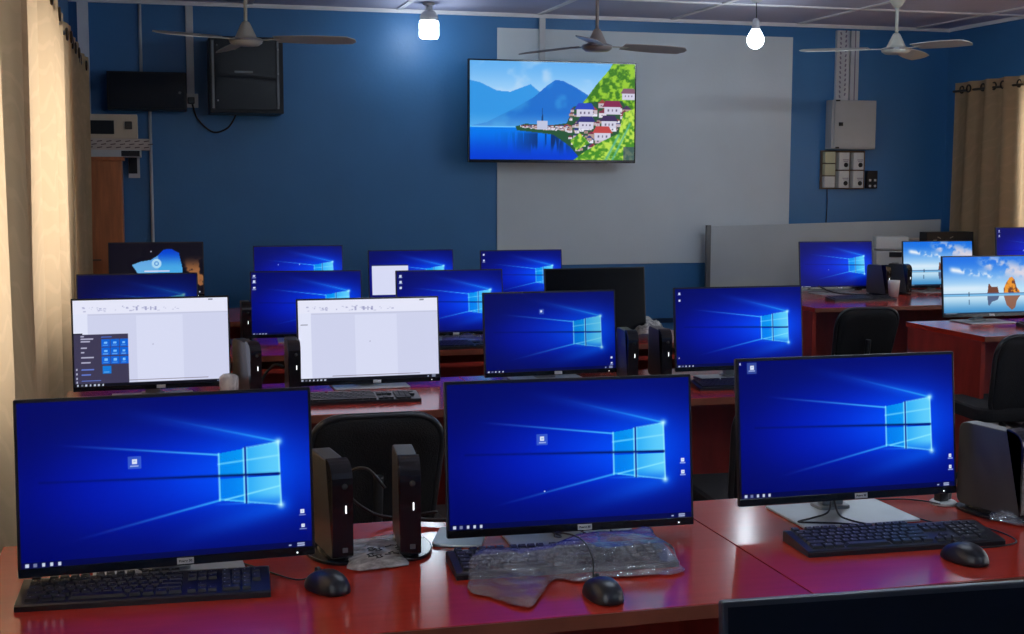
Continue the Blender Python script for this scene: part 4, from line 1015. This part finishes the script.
# ------------------------------------------------------------------ chairs
def chair_mesh_parts():
    out = {}
    def shell(x_r, z0, z1, yf, thick, rad, curve):
        t = bmesh.new(); n = 18; k = 14
        pl = rounded([(-x_r*.86, z0, .06), (x_r*.86, z0, .06), (x_r, z1, rad), (-x_r, z1, rad)], 8)
        mb = MB(); A, B = [], []
        bow = lambda x_, z_: yf-curve*(1-(x_/x_r)**2)-.10*((z_-z0)/(z1-z0))**1.5
        ringsA = []
        for sc in (1, .93, .7, .4, .12):
            cz = (z0+z1)/2; ringsA.append([(x_*sc, cz+(z_-cz)*sc) for x_, z_ in pl])
        for side in (0, 1):
            rs = []
            for i, ring in enumerate(ringsA):
                tck = 0 if i == 0 else thick*(1 if i > 1 else .8)
                rs.append([mb.b.verts.new((x_, bow(x_, z_)+(tck/2 if side else -tck/2), z_)) for x_, z_ in ring])
            for a, b in zip(rs, rs[1:]):
                m_ = len(a)
                for j in range(m_): f = mb.b.faces.new((a[j], a[(j+1) % m_], b[(j+1) % m_], b[j])); f.smooth = True
            mb.b.faces.new(rs[-1]); 
            if side == 0: A = rs[0]
            else:
                for a, b in zip(A, rs[0]): b.co = a.co
        bmesh.ops.remove_doubles(mb.b, verts=mb.b.verts, dist=1e-5)
        return mb, pl, bow
    mb, pl, bow = shell(.205, .46, .84, -.20, .045, .11, -.03)
    out['backrest'] = mb.mesh('backrest', M['mesh_fabric'])
    rim = MB(); pts = [(x_, bow(x_, z_), z_) for x_, z_ in pl]; rim.tube(pts+[pts[0], ], .011, 8, cap=False)
    out['back_frame'] = rim.mesh('back_frame', M['chair_plastic'])
    out['seat'] = MB().prism(rrect(-.23, .23, -.21, .23, .08, 8), .42, .49, 'z', bevel=.025, seg=3).mesh('seat', M['mesh_fabric'])
    out['back_support'] = MB().tube(spline([(0, .02, .40), (0, -.16, .39), (0, -.235, .44), (0, -.275, .58), (0, -.285, .66)]), .016, 10).mesh('back_support', M['chair_plastic'])
    out['gas_lift'] = MB().lathe([(.04, .42), (.04, .38), (.018, .37), (.018, .24), (.028, .235), (.028, .09)], seg=18).mesh('gas_lift', M['chair_plastic'])
    leg = MB(); leg.tube([(0, 0, .10), (0, .16, .085), (0, .29, .065)], [.026, .02, .014], 8); out['leg'] = leg.mesh('leg', M['chair_plastic'])
    c = MB(); 
    for s in (-1, 1): c.tube([(s*.008, .29, .027), (s*.022, .29, .027)], .026, 14)
    c.tube([(0, .29, .02), (0, .29, .065)], .006, 8)
    out['caster'] = c.mesh('caster', M['mattblack'])
    return out
CP = chair_mesh_parts()
def chair(x, y, rotz, label, dz=0.):
    t = thing('office_chair', label, 'chair', (x, y, 0), rotz, 'black office chairs')
    for n_ in ('backrest', 'back_frame', 'seat', 'back_support', 'gas_lift'): put(n_, CP[n_], t, (0, 0, dz if n_ != 'gas_lift' else 0))
    for k in range(5):
        l_ = put('leg', CP['leg'], t, rotz=2*PI*k/5+.3); put('caster', CP['caster'], l_)
    return t
# chairs stand with the sitter facing +Y; the backrest is nearest the viewer
q = at(377, 420, 1, 3.85); chair(q.x, 4.12, 0, 'black chair with a rounded back seen between the front left and middle monitors', -.03)
q = at(722, 415, 1, 3.95); chair(q.x+.215, 4.10, math.radians(-4), 'black chair behind the front right monitor, its edge seen in the gap beside it', -.03)
chair(-.02, 4.05, math.radians(3), 'black chair hidden behind the largest front left monitor')
q = at(868, 308, 1, 6.85); chair(q.x, 7.12, 0, 'black chair pushed to the far right desk, under its blue monitor', -.075)
q = at(1032, 345, 1, 5.25); chair(q.x+.06, 5.53, math.radians(-6), 'black chair at the right edge before the nearer right-hand desk', -.05)
chair(1.65, 5.62, 0, 'black chair at the third-row desk behind the second-row blue monitor')

# ------------------------------------------------------------------ light
w = bpy.data.worlds.new('daylight'); S.world = w; w.use_nodes = True
bg = w.node_tree.nodes['Background']; bg.inputs[0].default_value = (.94, .96, 1, 1); bg.inputs[1].default_value = 5
S.view_settings.view_transform = 'Standard'; S.view_settings.look = 'None'; S.view_settings.gamma = 1; S.view_settings.use_curve_mapping = False
S.view_settings.exposure = 0
